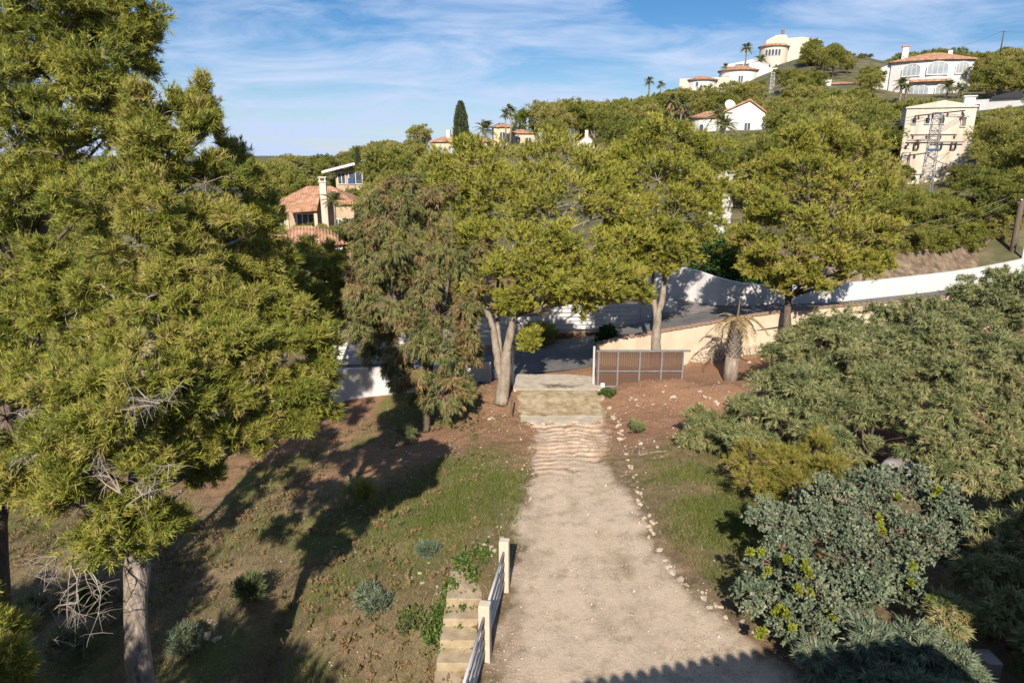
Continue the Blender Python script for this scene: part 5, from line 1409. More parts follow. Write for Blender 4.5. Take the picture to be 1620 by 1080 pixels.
# coping tiles laid one by one along the top
cop = MB().prism([(-0.2, 0), (0.2, 0), (0.2, 0.03), (0.0, 0.075), (-0.2, 0.03)], -0.12, 0.12).mesh('coping_tile', M_coping)
k = 0
for i in range(len(cw_pts) - 1):
    a, b = Vector(cw_pts[i][:2]).to_3d(), Vector(cw_pts[i + 1][:2]).to_3d()
    a.z, b.z = cw_pts[i][3], cw_pts[i + 1][3]
    n = max(1, round((b - a).length / 0.26))
    for j in range(n):
        if a.x > 20: continue
        c = a.lerp(b, (j + .5) / n)
        o = link('coping_tile', cop, cw, loc=c - Vector(cw.location) + Vector((0, 0, 0.004 + gw.uniform(0, .015))))
        o.rotation_euler = (math.atan2(b.z - a.z, (b - a).to_2d().length) * 0 + gw.normal() * .02, 0, math.atan2(b.y - a.y, b.x - a.x) - math.pi / 2 + gw.normal() * .03)

ww_pts = dense([(7.3, 37.4, 1.2, 3.3), (9.4, 37.2, 1.2, 3.38), (10.1, 36.6, 1.2, 3.3), (11.0, 35.6, 1.2, 3.1), (12.7, 34.95, 1.2, 2.88), (16.6, 34.9, 1.5, 2.92), (22, 36.6, 1.5, 3.05), (27.5, 39.2, 1.6, 3.15), (36, 44.0, 1.8, 3.5)], 0.6)
tag(wall_run(MB(), ww_pts, 0.24).build('road_wall', M_white), 'white curved wall along the far side of the climbing road', 'wall')
tag(MB().box(6.55, 7.15, 33.7, 34.3, 0.3, 2.35).build('gate_pillar', M_white, bevel=0.03), 'white square pillar at the right end of the slat fence', 'pillar')
tag(MB().box(7.17, 8.4, 33.9, 34.15, 0.9, 2.15).build('low_wall', M_white, bevel=0.02), 'short white wall between the pillar and the paved forecourt', 'wall')

def slat_fence(x0, x1, y0, y1, zb, zt, n, label, wallz=None):
    root = empty('slat_fence', (x0, y0, zb), math.atan2(y1 - y0, x1 - x0), label, 'fence')
    ln = math.hypot(x1 - x0, y1 - y0)
    h = (zt - zb) / n
    sl = MB().box(0.02, ln - 0.02, -0.02, 0.02, 0, h * 0.80).mesh('slat', M_frame)
    for k in range(n):
        link('slat', sl, root, loc=(0, 0, k * h + 0.03))
    m = max(2, int(ln / 2) + 1)
    po = MB().box(-0.05, 0.05, 0.025, 0.105, -0.1, zt - zb + 0.04).mesh('post', M_frame)
    for k in range(m):
        link('post', po, root, loc=(0.05 + (ln - 0.1) * k / (m - 1), 0, 0))
    return root
slat_fence(1.9, 6.5, 33.6, 33.9, 0.78, 2.1, 6, 'white slatted fence on the stone wall across the road')
slat_fence(-2.4, 1.84, 33.4, 33.58, 0.02, 1.5, 6, 'lower white slatted fence behind the forked pine trunks')
slat_fence(-9.5, -2.5, 33.0, 33.38, -0.9, 0.9, 7, 'white slatted fence section hidden behind the weeping tree')
sw = [(1.8, 33.35, 0.1, 0.74), (4.2, 33.5, 0.3, 0.76), (6.5, 33.65, 0.5, 0.8)]
tag(rubble(wall_run(MB(), sw, 0.3), sw, 0.3, 4, gw).build('stone_wall', M_stonebrown), 'low brown rubble wall under the white slat fence', 'wall')
lw = [(-16, 28.5, -3.2, -0.2), (-9, 28.3, -2.2, 0.35), (-4.6, 28.0, -1.6, 0.62), (-0.9, 27.5, -0.6, 0.95)]
tag(wall_run(MB(), lw, 0.22).build('boundary_wall', M_white), 'white rendered boundary wall left of the gate in tree shade', 'wall')
# rubble embankment above the road wall
bank = dense([(17, 36.6, 2.2, 3.1), (24, 39.6, 2.3, 3.5), (31, 43.2, 2.5, 3.9), (40, 48.0, 3.0, 5.0)], 1.0)
M_bank = m_noise('dry_bank', [(0.3, (0.075, 0.055, 0.038)), (0.5, (0.17, 0.125, 0.085)), (0.68, (0.27, 0.21, 0.15))], scale=2.2, bump=1.0, bscale=4, bdist=0.1)
mb = MB()
gwb = np.random.default_rng(8)
rows = []
for p in bank:
    rows.append([Vector((p[0] - j * 0.12 + gwb.normal() * .05, p[1] + j * 0.42 + gwb.normal() * 0.06, p[2] - .5 + (p[3] - p[2] + .5) * min(1, j / 4.0) + gwb.normal() * 0.06)) for j in range(8)])
vs = [v for r_ in rows for v in r_]
fs = [(i * 8 + j, (i + 1) * 8 + j, (i + 1) * 8 + j + 1, i * 8 + j + 1) for i in range(len(rows) - 1) for j in range(7)]
tag(mb.add(vs, fs).build('embankment', M_bank, smooth=True), kind='structure')

# the sliding gate, rolled open to the right
gate = empty('sliding_gate', (3.36, 26.1, 0.36), 0, 'brown plank sliding gate panel in a grey steel frame', 'gate')
GW_, GH = 3.50, 1.48
mb = MB()
mb.box(0, GW_ + 0.25, -0.05, 0.05, GH, GH + 0.06)
mb.box(0, GW_ * 0.45, -0.06, 0.06, 0.0, 0.06)
mb.build('rail', M_gateframe, gate)
fr_ = MB().box(-0.03, 0.03, -0.045, 0.035, 0.0, GH)
fm = fr_.mesh('frame_bar', M_gateframe)
for t in (0.03, 0.25, 0.5, 0.75, 1.0):
    link('frame_bar', fm, gate, loc=(GW_ * t - (0.03 if t == 1 else 0), -0.004, 0))
link('cross_rail', MB().box(0.03, GW_, -0.050, -0.008, GH * 0.44, GH * 0.44 + 0.05).mesh('cross_rail', M_gateframe), gate)
npk = 40
pk = MB().box(0.004, GW_ / npk - 0.004, -0.004, 0.018, 0, GH - 0.07).mesh('plank', M_wood)
for k in range(npk):
    o = link('plank', pk, gate, loc=(GW_ * k / npk, 0.012 + gw.uniform(0, .006), 0.065))
    o.scale.z = gw.uniform(0.985, 1.0)
MB().box(0.2, 0.36, -0.16, -0.07, 0.02, 0.2).build('motor_box', M_frame, gate, bevel=0.01)
gpost = empty('gate_post', (0.02, 26.3, 0.3), 0, 'grey steel gate post beside the forked pine trunk', 'post')
MB().box(-0.05, 0.05, -0.05, 0.05, -0.2, 1.75).build('post', M_greymetal, gpost)
MB().box(-0.14, -0.08, -0.03, 0.03, -0.2, 1.6).build('stop_bar', M_post, gpost)
tag(MB().box(3.26, 3.34, 26.28, 26.36, 0.2, 2.0).build('guide_post', M_greymetal), 'slim steel guide post at the left edge of the gate panel', 'post')
p = gp(810, 662)
tag(MB().tube([(p.x, p.y, p.z - 0.2), (p.x - 0.02, p.y, p.z + 1.0)], 0.03, 6).build('marker_stake', M_barkdark), 'thin dark stake at the left corner of the concrete ramp', 'stake')
p = Vector((1.75, 25.8, 0.44))
mb = MB()
gd = np.random.default_rng(4)
for k in range(26):
    a = Vector((gd.normal() * .28, gd.normal() * .1, 0.03 + abs(gd.normal()) * .03)); b = a + Vector((gd.normal() * .3, gd.normal() * .12, abs(gd.normal()) * .05))
    mb.tube([a, b], [0.012, 0.006], 4)
tag(mb.build('twig_heap', M_barkdark, None, loc=p), 'small heap of dark twigs lying in the gate opening', 'twigs')

# sloping stone strip climbing the hill between the pines
rp_ = [(*pt(1128, 385, 50)[:2], 0, 0), (*pt(1140, 330, 56)[:2], 0, 0), (*pt(1150, 270, 64)[:2], 0, 0)]
rw = []
for (px, py, d, hh) in [(1122, 385, 50, 2.2), (1132, 345, 53, 2.4), (1142, 305, 57, 2.6), (1152, 268, 62, 2.8)]:
    q = pt(px, py, d); rw.append((q, hh))
mb = MB()
gr = np.random.default_rng(77)
for i in range(len(rw) - 1):
    for k in range(60):
        t = gr.random(); c = rw[i][0].lerp(rw[i + 1][0], t) + Vector((gr.normal() * .45, gr.normal() * .3, gr.uniform(-1.6, 0.2)))
        s = gr.uniform(.18, .42)
        A = [(c.x + sx * s * gr.uniform(.7, 1.1), c.y - .2, c.z + sz * s * .7 * gr.uniform(.7, 1.1)) for sx, sz in ((-1, -1), (1, -1), (1, 1), (-1, 1))]
        B = [(c.x + (v[0] - c.x) * .7, c.y - .2 - s * .7, c.z + (v[2] - c.z) * .7) for v in A]
        mb.hexa(B, A)
    a, b = rw[i][0], rw[i + 1][0]
    mb.hexa([(a.x - .8, a.y, a.z - 3), (a.x + .8, a.y, a.z - 3), (a.x + .8, a.y, a.z + .1), (a.x - .8, a.y, a.z + .1)], [(b.x - .8, b.y, b.z - 3), (b.x + .8, b.y, b.z - 3), (b.x + .8, b.y, b.z + .1), (b.x - .8, b.y, b.z + .1)])
tag(mb.build('rubble_wall', M_rubblepale), 'whitewashed rubble wall climbing the hill between two pines', 'wall')

# ------------------------------------------------------------------ railing and steps beside the drive
ra = gp(765, 1047); rb_ = gp(797, 935)
ra.x, rb_.x = -0.52, -0.17
dirv = (rb_ - ra); dirv.z = 0; seg = dirv.length; ang = math.atan2(dirv.y, dirv.x)
rail = empty('railing', (ra.x, ra.y, 0), ang, 'concrete post railing with grey steel bars beside the steps', 'railing')
for k in (-1, 0, 1):
    MB().box(-0.10, 0.10, -0.11, 0.11, -1.2 if k < 1 else -0.5, 1.26).build('post', M_post, rail, bevel=0.012, loc=(k * seg, 0, 0))
bar = MB().tube([(0.10, 0, 0), (seg - 0.10, 0, 0)], 0.028, 8)
barm = bar.mesh('rail_bar', M_greymetal, True)
for k in (-1, 0):
    for z in (0.28, 0.52, 0.76, 1.02):
        link('rail_bar', barm, rail, loc=(k * seg, 0, z))
steps = empty('garden_steps', (-0.95, 13.4, 0), 0, 'weathered concrete steps descending left of the railing', 'steps')
M_step = m_noise('step_concrete', [(0.3, (0.25, 0.19, 0.12)), (0.6, (0.40, 0.325, 0.225)), (0.75, (0.47, 0.40, 0.30))], scale=3, bump=0.3, bscale=18)
for k in range(5):
    y1 = 0.15 - k * 0.44
    MB().box(-0.52 - 0.03 * k, 0.48 - 0.05 * k, y1 - 0.46, y1 if k else 0.75, -0.6 - 0.2 * k, -0.06 - 0.19 * k).build('step', M_step, steps, bevel=0.02)
# leafy creeper round the steps
gg = np.random.default_rng(95)
P = []
for (px, py, s, n) in [(735, 895, 8, 160), (715, 935, 6, 200), (705, 970, 9, 300), (695, 1000, 12, 320), (760, 878, 10, 130), (745, 915, 6, 60), (735, 962, 6, 60), (728, 992, 6, 40)]:
    q = gp(px, py)
    for k in range(n):
        P.append((q.x + gg.normal() * s * .013, q.y + gg.normal() * s * .02, q.z + abs(gg.normal()) * 0.08 + 0.02))
P = np.array(P); P[:, 2] = np.maximum(P[:, 2], near_z(P[:, 0], P[:, 1]) + 0.02)
base = np.array([-1.5, 12.5, -0.6])
root = empty('ground_creeper', base, 0, 'bright green leafy creeper trailing along the concrete steps', 'creeper')
PN = np.repeat(P, 3, 0) + gg.normal(size=(len(P) * 3, 3)) * 0.03
D = nrm(gg.normal(size=PN.shape) + np.array([0, 0, .5]))
Vn, Fn = leaf_arrays(PN - base, D, gg.uniform(.06, .11, len(PN)), gg.uniform(.05, .08, len(PN)), gg, True)
link('leaves', np_mesh('leaves', Vn, Fn, np.repeat(gg.random(len(PN)), 4)), root, M_ivy)

# ------------------------------------------------------------------ buildings on the hill
def arch_poly(w, h, rise, n=8):
    pts = [(-w / 2, 0), (w / 2, 0), (w / 2, h - rise)]
    if rise > 0:
        pts += [(w / 2 * math.cos(a), h - rise + rise * math.sin(a)) for a in np.linspace(0, math.pi, n + 1)[1:-1]]
        pts += [(-w / 2, h - rise)]
    else:
        pts = [(-w / 2, 0), (w / 2, 0), (w / 2, h), (-w / 2, h)]
    return pts
def window(parent, x, y, z, w, h, rise=0.0, mull=1, rz=0.0, glass=None, fr=0.09, name='window'):
    """framed window on a wall face looking towards -Y (turned by rz)"""
    o = bpy.data.objects.new(name, None)
    outer = arch_poly(w, h, rise); inner = [(px * (1 - 2 * fr / w), fr + pz * (1 - 2 * fr / h)) for px, pz in outer]
    n = len(outer)
    mb = MB()
    vs = [(px, -0.10, pz) for px, pz in outer] + [(px, -0.10, pz) for px, pz in inner] + [(px, 0.02, pz) for px, pz in outer] + [(px, -0.03, pz) for px, pz in inner]
    fs = []
    for i in range(n):
        j = (i + 1) % n
        fs += [(i, j, n + j, n + i), (i, 2 * n + i, 2 * n + j, j), (n + i, n + j, 3 * n + j, 3 * n + i)]
    mb.add(vs, fs)
    for k in range(mull):
        mx = -w / 2 + w * (k + 1) / (mull + 1)
        top = h - fr if not rise else h - rise + rise * math.sqrt(max(0, 1 - (2 * mx / w) ** 2)) - fr
        mb.box(mx - 0.04, mx + 0.04, -0.09, -0.035, fr, top)
    f = mb.build(name, M_frame, parent, loc=(x, y, z), rot=(0, 0, rz))
    bpy.data.objects.remove(o)
    MB().prism(inner, -0.034, 0.01).build('pane', glass or M_glass, f)
    return f
def hip_roof(x0, x1, y0, y1, z, h, ov=0.35, ridge=None):
    x0 -= ov; x1 += ov; y0 -= ov; y1 += ov
    ym = (y0 + y1) / 2; r = ridge if ridge is not None else (y1 - y0) / 2 * 0.8
    a, b = (x0 + r, ym, z + h), (x1 - r, ym, z + h)
    vs = [(x0, y0, z), (x1, y0, z), (x1, y1, z), (x0, y1, z), a, b, (x0, y0, z - .15), (x1, y0, z - .15), (x1, y1, z - .15), (x0, y1, z - .15)]
    return MB().add(vs, [(0, 1, 5, 4), (1, 2, 5), (2, 3, 4, 5), (3, 0, 4), (6, 7, 1, 0), (7, 8, 2, 1), (8, 9, 3, 2), (9, 6, 0, 3), (9, 8, 7, 6)])
def gable_x(x0, x1, y0, y1, z, h, ov=0.3, t=0.18, skew=0.5):
    """ridge along Y, gable towards the camera"""
    xm = x0 + (x1 - x0) * skew
    x0 -= ov; x1 += ov; y0 -= ov; y1 += ov
    return MB().prism([(x0, z), (xm, z + h), (x1, z), (x1, z + t), (xm, z + h + t), (x0, z + t)], y0, y1)
def face_cam(p):
    return math.atan2(-p.x, p.y) * 1.0

# arched white villa
p = pt(1466, 157, 140); v = empty('villa', p, face_cam(p) + 0.12, 'white two storey villa with rows of arched windows on the hill', 'villa')
arc = []
def bow(t, w=14.6, dpt=2.6):                     # bowed front
    return (-w / 2 + w * t, -dpt * math.sin(math.pi * t) * 0.8)
n = 16
outl = [bow(i / n) for i in range(n + 1)] + [(7.3, 6.5), (-7.3, 6.5)]
MB().plate(outl, -5, 7.3).build('wall', M_white, v)
big = [(x * 1.05, y - .55) for x, y in [bow(i / n) for i in range(n + 1)]] + [(7.9, 7.1), (-7.9, 7.1)]
rm = MB()
cx0, cy0 = 0.4, 2.6
vs = [(x, y, 7.25) for x, y in big] + [(x, y, 7.45) for x, y in big] + [(cx0 + (x - cx0) * .18, cy0 + (y - cy0) * .18, 9.0) for x, y in big]
m = len(big)
fs = [(i, (i + 1) % m, m + (i + 1) % m, m + i) for i in range(m)] + [(m + i, m + (i + 1) % m, 2 * m + (i + 1) % m, 2 * m + i) for i in range(m)] + [tuple(range(2 * m, 3 * m)), tuple(range(m - 1, -1, -1))]
rf = rm.add(vs, fs).build('roof', M_roof, v)
MB().box(-5.6, -4.4, 0.6, 1.8, 7.2, 10.3).build('chimney', M_white, rf, bevel=.05)
MB().box(-5.75, -4.25, 0.45, 1.95, 10.3, 10.5).build('chimney_cap', M_terra, rf)
MB().box(2.8, 3.6, 2.0, 2.8, 8.2, 9.4).build('chimney', M_white, rf)
for (t, w, h, z, rise) in [(0.25, 3.4, 2.5, 4.3, 1.0), (0.56, 3.9, 2.6, 4.4, 1.1), (0.86, 2.7, 2.4, 4.5, 1.0), (0.37, 3.6, 2.4, 0.3, 1.0), (0.68, 3.6, 2.4, 0.5, 1.0)]:
    x, y = bow(t); x2, y2 = bow(t + .01)
    window(v, x, y - 0.12, z, w, h, rise, 3, math.atan2(y2 - y, x2 - x), M_glasspale, 0.16)
eave = [bow(i / n) for i in range(4, 13)]
rm = MB()
for i in range(len(eave) - 1):
    (x0, y0), (x1, y1) = eave[i], eave[i + 1]
    rm.hexa([(x0, y0 + .05, 3.5), (x0, y0 - 1.0, 3.15), (x0, y0 - 1.0, 3.25), (x0, y0 + .05, 3.75)], [(x1, y1 + .05, 3.5), (x1, y1 - 1.0, 3.15), (x1, y1 - 1.0, 3.25), (x1, y1 + .05, 3.75)])
rm.build('canopy', M_roof, v)
MB().prism([(-10.2, -5), (-7.25, -5), (-7.25, 7.15), (-10.2, 6.0)], 0.5, 4.5).build('side_wing', M_white, v)
MB().box(-9.5, 4, -5.2, -4.7, -5, -1.0).build('terrace_wall', M_yellow, v)
window(v, -3.3, -5.2, -3.2, 2.0, 1.8, 0.8, 1, 0, M_glass)

# round yellow house on the summit
p = pt(1222, 100, 215); v = empty('villa', p, face_cam(p), 'yellow house with a round windowed tower on the hill top', 'villa')
MB().lathe([(4.2, -6), (4.2, 4.6), (4.2, 4.6)], 28, 0, 0).box(0, 13, 1, 8, -4, 5.2).build('wall', M_yellow, v)
MB().lathe([(4.7, 4.5), (4.75, 4.75), (3.6, 5.3)], 28, 0, 0).build('roof', M_roof, v)
MB().prism([(-2.4, 5.0), (3.9, 5.0), (3.9, 7.0), (3.2, 8.0), (0.4, 8.0), (-2.4, 6.6)], -0.6, 5).build('upper_storey', M_yellow, v)
MB().lathe([(0.5, 8.6), (0.45, 9.6), (0.0, 9.9)], 8, 2.2, 1.0).build('chimney', M_stonebrown, v)
MB().prism([(3.95, 5.1), (13.3, 5.1), (13.3, 6.4), (8, 7.4), (3.95, 7.2)], 1.2, 7.8).build('upper_wing', M_yellow, v)
for a in (-118, -105, -92, -79, -66):
    r_ = R(a); window(v, 4.22 * math.cos(r_), 4.22 * math.sin(r_), 1.7, 0.85, 1.9, 0.3, 0, r_ + math.pi / 2, M_glass, .08)
for a in (-100, -75):
    r_ = R(a); window(v, 4.22 * math.cos(r_), 4.22 * math.sin(r_), -1.9, 0.7, 1.2, 0.3, 0, r_ + math.pi / 2, M_glass, .08)
MB().box(-14, -3.5, 0, 7, -5, -3.2).build('terrace', M_conc, v)
MB().prism([(-13.2, -1.2), (-3.6, 0.8), (-3.6, 1.6), (-13.2, 0.0)], -1, 6).build('side_roof', M_frame, v)
MB().box(-12.4, -3.6, 0.5, 5.5, -3.2, -0.9).build('side_wall', M_glass, v)
# small square block left of it
p = pt(1172, 112, 205); v = empty('villa', p, face_cam(p), 'flat roofed white block below the yellow hill top house', 'villa')
MB().box(-4.5, 5.5, 0, 6, -4, 1.2).build('wall', M_white, v)
MB().box(-4.8, 5.8, -0.3, 6.3, 1.2, 1.8).build('roof', M_frame, v)
window(v, -2.5, -.02, -0.6, 2.0, 1.3); window(v, 2.4, -.02, -0.6, 2.4, 1.3)

# white round villa
p = pt(1168, 126, 188); v = empty('villa', p, face_cam(p), 'white villa with a rounded front and blue grey windows', 'villa')
MB().lathe([(5.2, -4), (5.2, 2.3)], 30, 0, 3).box(3, 10, 1, 8, -4, 2.8).build('wall', M_white, v)
MB().lathe([(5.7, 2.25), (5.8, 2.5), (1.0, 3.9), (0.0, 4.0)], 30, 0, 3).build('roof', M_roof, v)
MB().prism([(2.6, 2.6), (10.5, 1.2), (10.5, 1.6), (5, 4.6), (2.6, 4.3)], 1.5, 8).build('gable', M_white, v)
for a in (-128, -121, -87, -80):
    r_ = R(a); window(v, 5.22 * math.cos(r_), 3 + 5.22 * math.sin(r_), -0.9, 0.6, 1.7, 0.0, 0, r_ + math.pi / 2, M_glass, .06)
# house at its left end
p = pt(1100, 134, 186); v = empty('villa', p, face_cam(p), 'ochre and white house at the left end of the ridge villas', 'villa')
MB().box(-4.2, 0.5, 0, 6, -4, 1.6).build('wall', M_yellow, v)
MB().lathe([(4.0, -4), (4.0, 1.1)], 24, 1.5, 2.5).build('round_wall', M_white, v)
MB().lathe([(4.5, 1.05), (4.6, 1.3), (0.8, 2.4), (0, 2.5)], 24, 1.5, 2.5).build('roof', M_roof, v)
MB().box(4.4, 9.0, 2, 6, -4, 1.9).build('side_wall', M_yellow, v)
r_ = R(-105); window(v, 1.5 + 4.02 * math.cos(r_), 2.5 + 4.02 * math.sin(r_), -0.7, 0.8, 1.3, 0, 0, r_ + math.pi / 2)

# villa with the dish
p = pt(1150, 205, 118); v = empty('villa', p, face_cam(p), 'white villa with a satellite dish in the middle of the wood', 'villa')
MB().prism([(-0.5, -5), (6.2, -5), (6.2, 2.5), (3.4, 4.6), (-0.5, 2.8)], 0, 7).build('wall', M_white, v)
MB().prism([(-0.8, 2.85), (3.4, 4.65), (6.6, 2.35), (6.6, 2.6), (3.4, 4.95), (-0.8, 3.1)], -0.3, 7.3).build('roof', M_roof, v)
MB().lathe([(3.1, -5), (3.1, 2.0)], 24, -3.2, 3.0).build('round_wall', M_white, v)
MB().lathe([(3.5, 1.95), (3.6, 2.2), (0.6, 3.2), (0, 3.25)], 24, -3.2, 3.0).build('round_roof', M_roof, v)
MB().box(-7.6, -4.6, -1.2, 2.5, -5, -0.9).build('terrace_wall', M_white, v)
r_ = R(-110); window(v, -3.2 + 3.12 * math.cos(r_), 3 + 3.12 * math.sin(r_), -0.8, 0.9, 1.8, 0.4, 0, r_ + math.pi / 2, M_glass)
window(v, 3.3, -0.02, -0.4, 1.1, 1.5, 0, 1)
MB().box(1.6, 2.3, -1.5, -0.8, -5, -2.2).build('gate_pillar', M_white, v)
d = MB().lathe([(0.0, 0.0), (0.45, 0.06), (0.8, 0.2), (0.95, 0.32), (0.93, 0.36), (0.0, 0.05)], 20).build('dish', M_frame, v, smooth=True, loc=(0.1, 0.6, 3.9), rot=(R(65), 0, R(25)))
MB().tube([(0.1, 0.7, 2.6), (0.1, 0.7, 3.9)], 0.06, 6).build('dish_mast', M_metal, v)

# cream villa behind the cypress
p = pt(725, 247, 108); v = empty('villa', p, face_cam(p) - 0.25, 'cream villa with a low red roof behind the cypress', 'villa')
MB().box(-4.2, 4.6, 0, 6, -3, 2.3).build('wall', M_cream, v)
rf = hip_roof(-4.2, 4.6, 0, 6, 2.3, 1.1).build('roof', M_roof, v)
MB().box(-2.2, -1.6, 1.2, 1.8, 2.5, 4.0).build('chimney', M_white, rf)
for x in (-2.9, -1.1, 1.2): window(v, x, -0.02, 0.3, 1.1, 1.2, 0, 1, 0, M_glasspale)
p = pt(810, 223, 128); v = empty('villa', p, face_cam(p) + .1, 'far cream villa with a squat tower behind two slim palms', 'villa')
MB().box(-3.4, -0.2, 0, 5, -3, 2.6).build('tower_wall', M_cream, v)
hip_roof(-3.4, -0.2, 0, 5, 2.6, 0.7).build('tower_roof', M_roof, v)
MB().box(-0.15, 4.4, 0.8, 6, -3, 1.5).build('wall', M_cream, v)
hip_roof(-0.1, 4.4, 0.8, 6, 1.5, 0.7).build('roof', M_roof, v)
window(v, -1.8, -0.02, 0.2, 1.2, 1.5, 0.4, 1); window(v, 1.2, 0.78, -0.4, 1.1, 1.1); window(v, 3.2, 0.78, -0.4, 1.1, 1.1)
p = pt(926, 236, 113); v = empty('villa', p, face_cam(p), 'small white gable with a chimney under the umbrella pines', 'villa')
MB().prism([(-1.6, -2), (1.5, -2), (1.5, 1.0), (0.2, 2.1), (-1.6, 0.6)], 0, 5).build('wall', M_white, v)
MB().prism([(-1.9, 0.45), (0.2, 2.15), (1.8, 0.85), (1.8, 1.0), (0.2, 2.35), (-1.9, 0.65)], 0.1, 5.1).build('roof', M_roof, v)
MB().box(-0.1, 0.4, -0.35, 0.0, -1, 3.0).build('chimney', M_white, v)
window(v, -0.7, -0.02, -0.5, 0.7, 0.9)
p = pt(1330, 139, 150); v = empty('villa', p, face_cam(p), 'small white house almost hidden below the hill top scrub', 'villa')
MB().box(-2.6, 2.4, 0, 4, -3, 0.9).box(-3.2, -2.0, -0.4, 0.8, -3, 1.8).build('wall', M_white, v)
hip_roof(-2.6, 2.4, 0, 4, 0.9, 0.5).build('roof', M_roof, v)
window(v, 0.6, -0.02, -0.6, 1.2, 1.0)
p = pt(1580, 166, 104); v = empty('villa', p, face_cam(p) - .3, 'white low wall and dark roof behind the transformer tower', 'villa')
MB().box(-5, 5.0, 0, 5, -4, 0.9).build('wall', M_white, v)
MB().prism([(-1, 0.9), (5.5, 0.9), (5.5, 1.1), (2, 1.9), (-1, 1.2)], -.4, 5).build('roof', M_dark, v)
window(v, -3, -.02, -0.6, 1.2, 0.9)

# terracotta house on the left
p = pt(500, 372, 68); v = empty('house', p, face_cam(p) - 0.15, 'terracotta roofed house with a tall stone chimney on the left', 'house')
MB().box(-3.6, 3.8, 0.6, 7, -5, 3.1).build('wall', M_ochre, v)
hip_roof(-3.6, 3.8, 0.6, 7, 3.1, 1.5).build('roof', M_roof, v)
po = MB()
po.add([(-2.5, -2.2, 2.5), (0.6, -2.2, 2.7), (0.6, 0.7, 4.0), (-2.5, 0.7, 3.7), (-2.5, -2.2, 2.35), (0.6, -2.2, 2.55), (0.6, 0.7, 3.8), (-2.5, 0.7, 3.5)], [(0, 1, 2, 3), (7, 6, 5, 4), (0, 4, 5, 1), (1, 5, 6, 2), (2, 6, 7, 3), (3, 7, 4, 0)])
po.build('porch_roof', M_roof, v)
for x in (-2.3, 0.4): MB().box(x - .15, x + .15, -2.0, -1.7, -4, 2.3).build('porch_post', M_cream, v)
window(v, -1.0, 0.58, 0.1, 1.7, 2.0, 0, 2)
MB().box(0.9, 1.5, -1.6, -0.95, -4, 5.2).box(0.82, 1.58, -1.68, -0.87, 5.2, 5.32).box(0.9, 1.02, -1.6, -0.95, 5.32, 5.6).box(1.38, 1.5, -1.6, -0.95, 5.32, 5.6).box(0.82, 1.58, -1.68, -0.87, 5.6, 5.7).build('chimney', M_tower, v)
for i, x in enumerate((-3.0, 2.2, 3.2)): window(v, x, 0.58, 0.4, 0.8, 1.2, 0.3)
MB().box(2.0, 4.4, -2.8, 0.5, -5, -0.6).build('lower_wall', M_white, v)
MB().prism([(1.6, -0.6), (4.8, -0.6), (4.8, -0.35), (1.6, -0.35)], -3.1, 0.6).build('lower_roof', M_roof, v)
MB().box(-5.5, -2.6, -1.8, 1.5, -5, -0.5).build('terrace_wall', M_ochre, v)
p = pt(548, 292, 95); v = empty('house', p, face_cam(p), 'low roofed modern house on the left skyline', 'house')
MB().box(-1.4, 3.6, 0.5, 5, -2.5, 2.0).build('wall', M_ochre, v)
MB().prism([(-3.2, 1.55), (3.9, 3.3), (3.9, 3.55), (-3.2, 1.8)], -0.9, 5.5).build('roof', M_frame, v)
window(v, -0.6, 0.48, 0.0, 1.1, 1.6, 0, 1); window(v, 1.3, 0.48, 0.0, 1.9, 1.7, 0, 1)
p = pt(556, 291, 90); c_ = empty('blue_awning', p, 0, 'small dark blue screen on the terrace of the low roofed house', 'screen')
MB().box(-.4, .4, -.1, .1, 0, 0.75).build('panel', M_blue, c_, bevel=.03); MB().box(-.5, -.42, -.05, .05, -1.2, 0).box(.42, .5, -.05, .05, -1.2, 0).build('leg', M_dark, c_)
# white house below, glimpsed between trees
p = pt(522, 495, 52); v = empty('house', p, face_cam(p), 'white house with an arched porch glimpsed between the left trees', 'house')
MB().box(-4.2, 1.3, 1.2, 7, -3, 5.2).build('wall', M_white, v)
hip_roof(-4.2, 1.3, 1.2, 7, 5.2, 1.0).build('roof', M_roof, v)
MB().box(-0.6, 2.2, -1.6, 1.15, 2.1, 4.2).build('upper_block', M_white, v)
MB().prism([(-0.9, 4.2), (2.5, 4.2), (2.5, 4.4), (-0.9, 4.4)], -1.9, 1.1).build('upper_roof', M_roof, v)
MB().box(-0.6, -0.25, -1.6, -1.2, -2, 2.1).box(1.85, 2.2, -1.6, -1.2, -2, 2.1).build('porch_post', M_white, v)
window(v, -2.4, 1.18, 0.4, 1.4, 1.7, 0.6, 1); window(v, 0.8, -1.62, 2.6, 0.8, 1.1); window(v, -3.2, 1.18, 3.1, 0.9, 1.1)
p = pt(537, 486, 49); o = MB().box(-.5, .5, -.3, .3, -0.9, -0.2).build('orange_armchair', M_orange, None, loc=p, bevel=.05); tag(o, 'orange armchair on the terrace beside the parked car', 'armchair')
MB().box(-.5, .5, .15, .32, -0.2, 0.5).build('backrest', M_orange, o, bevel=.04)
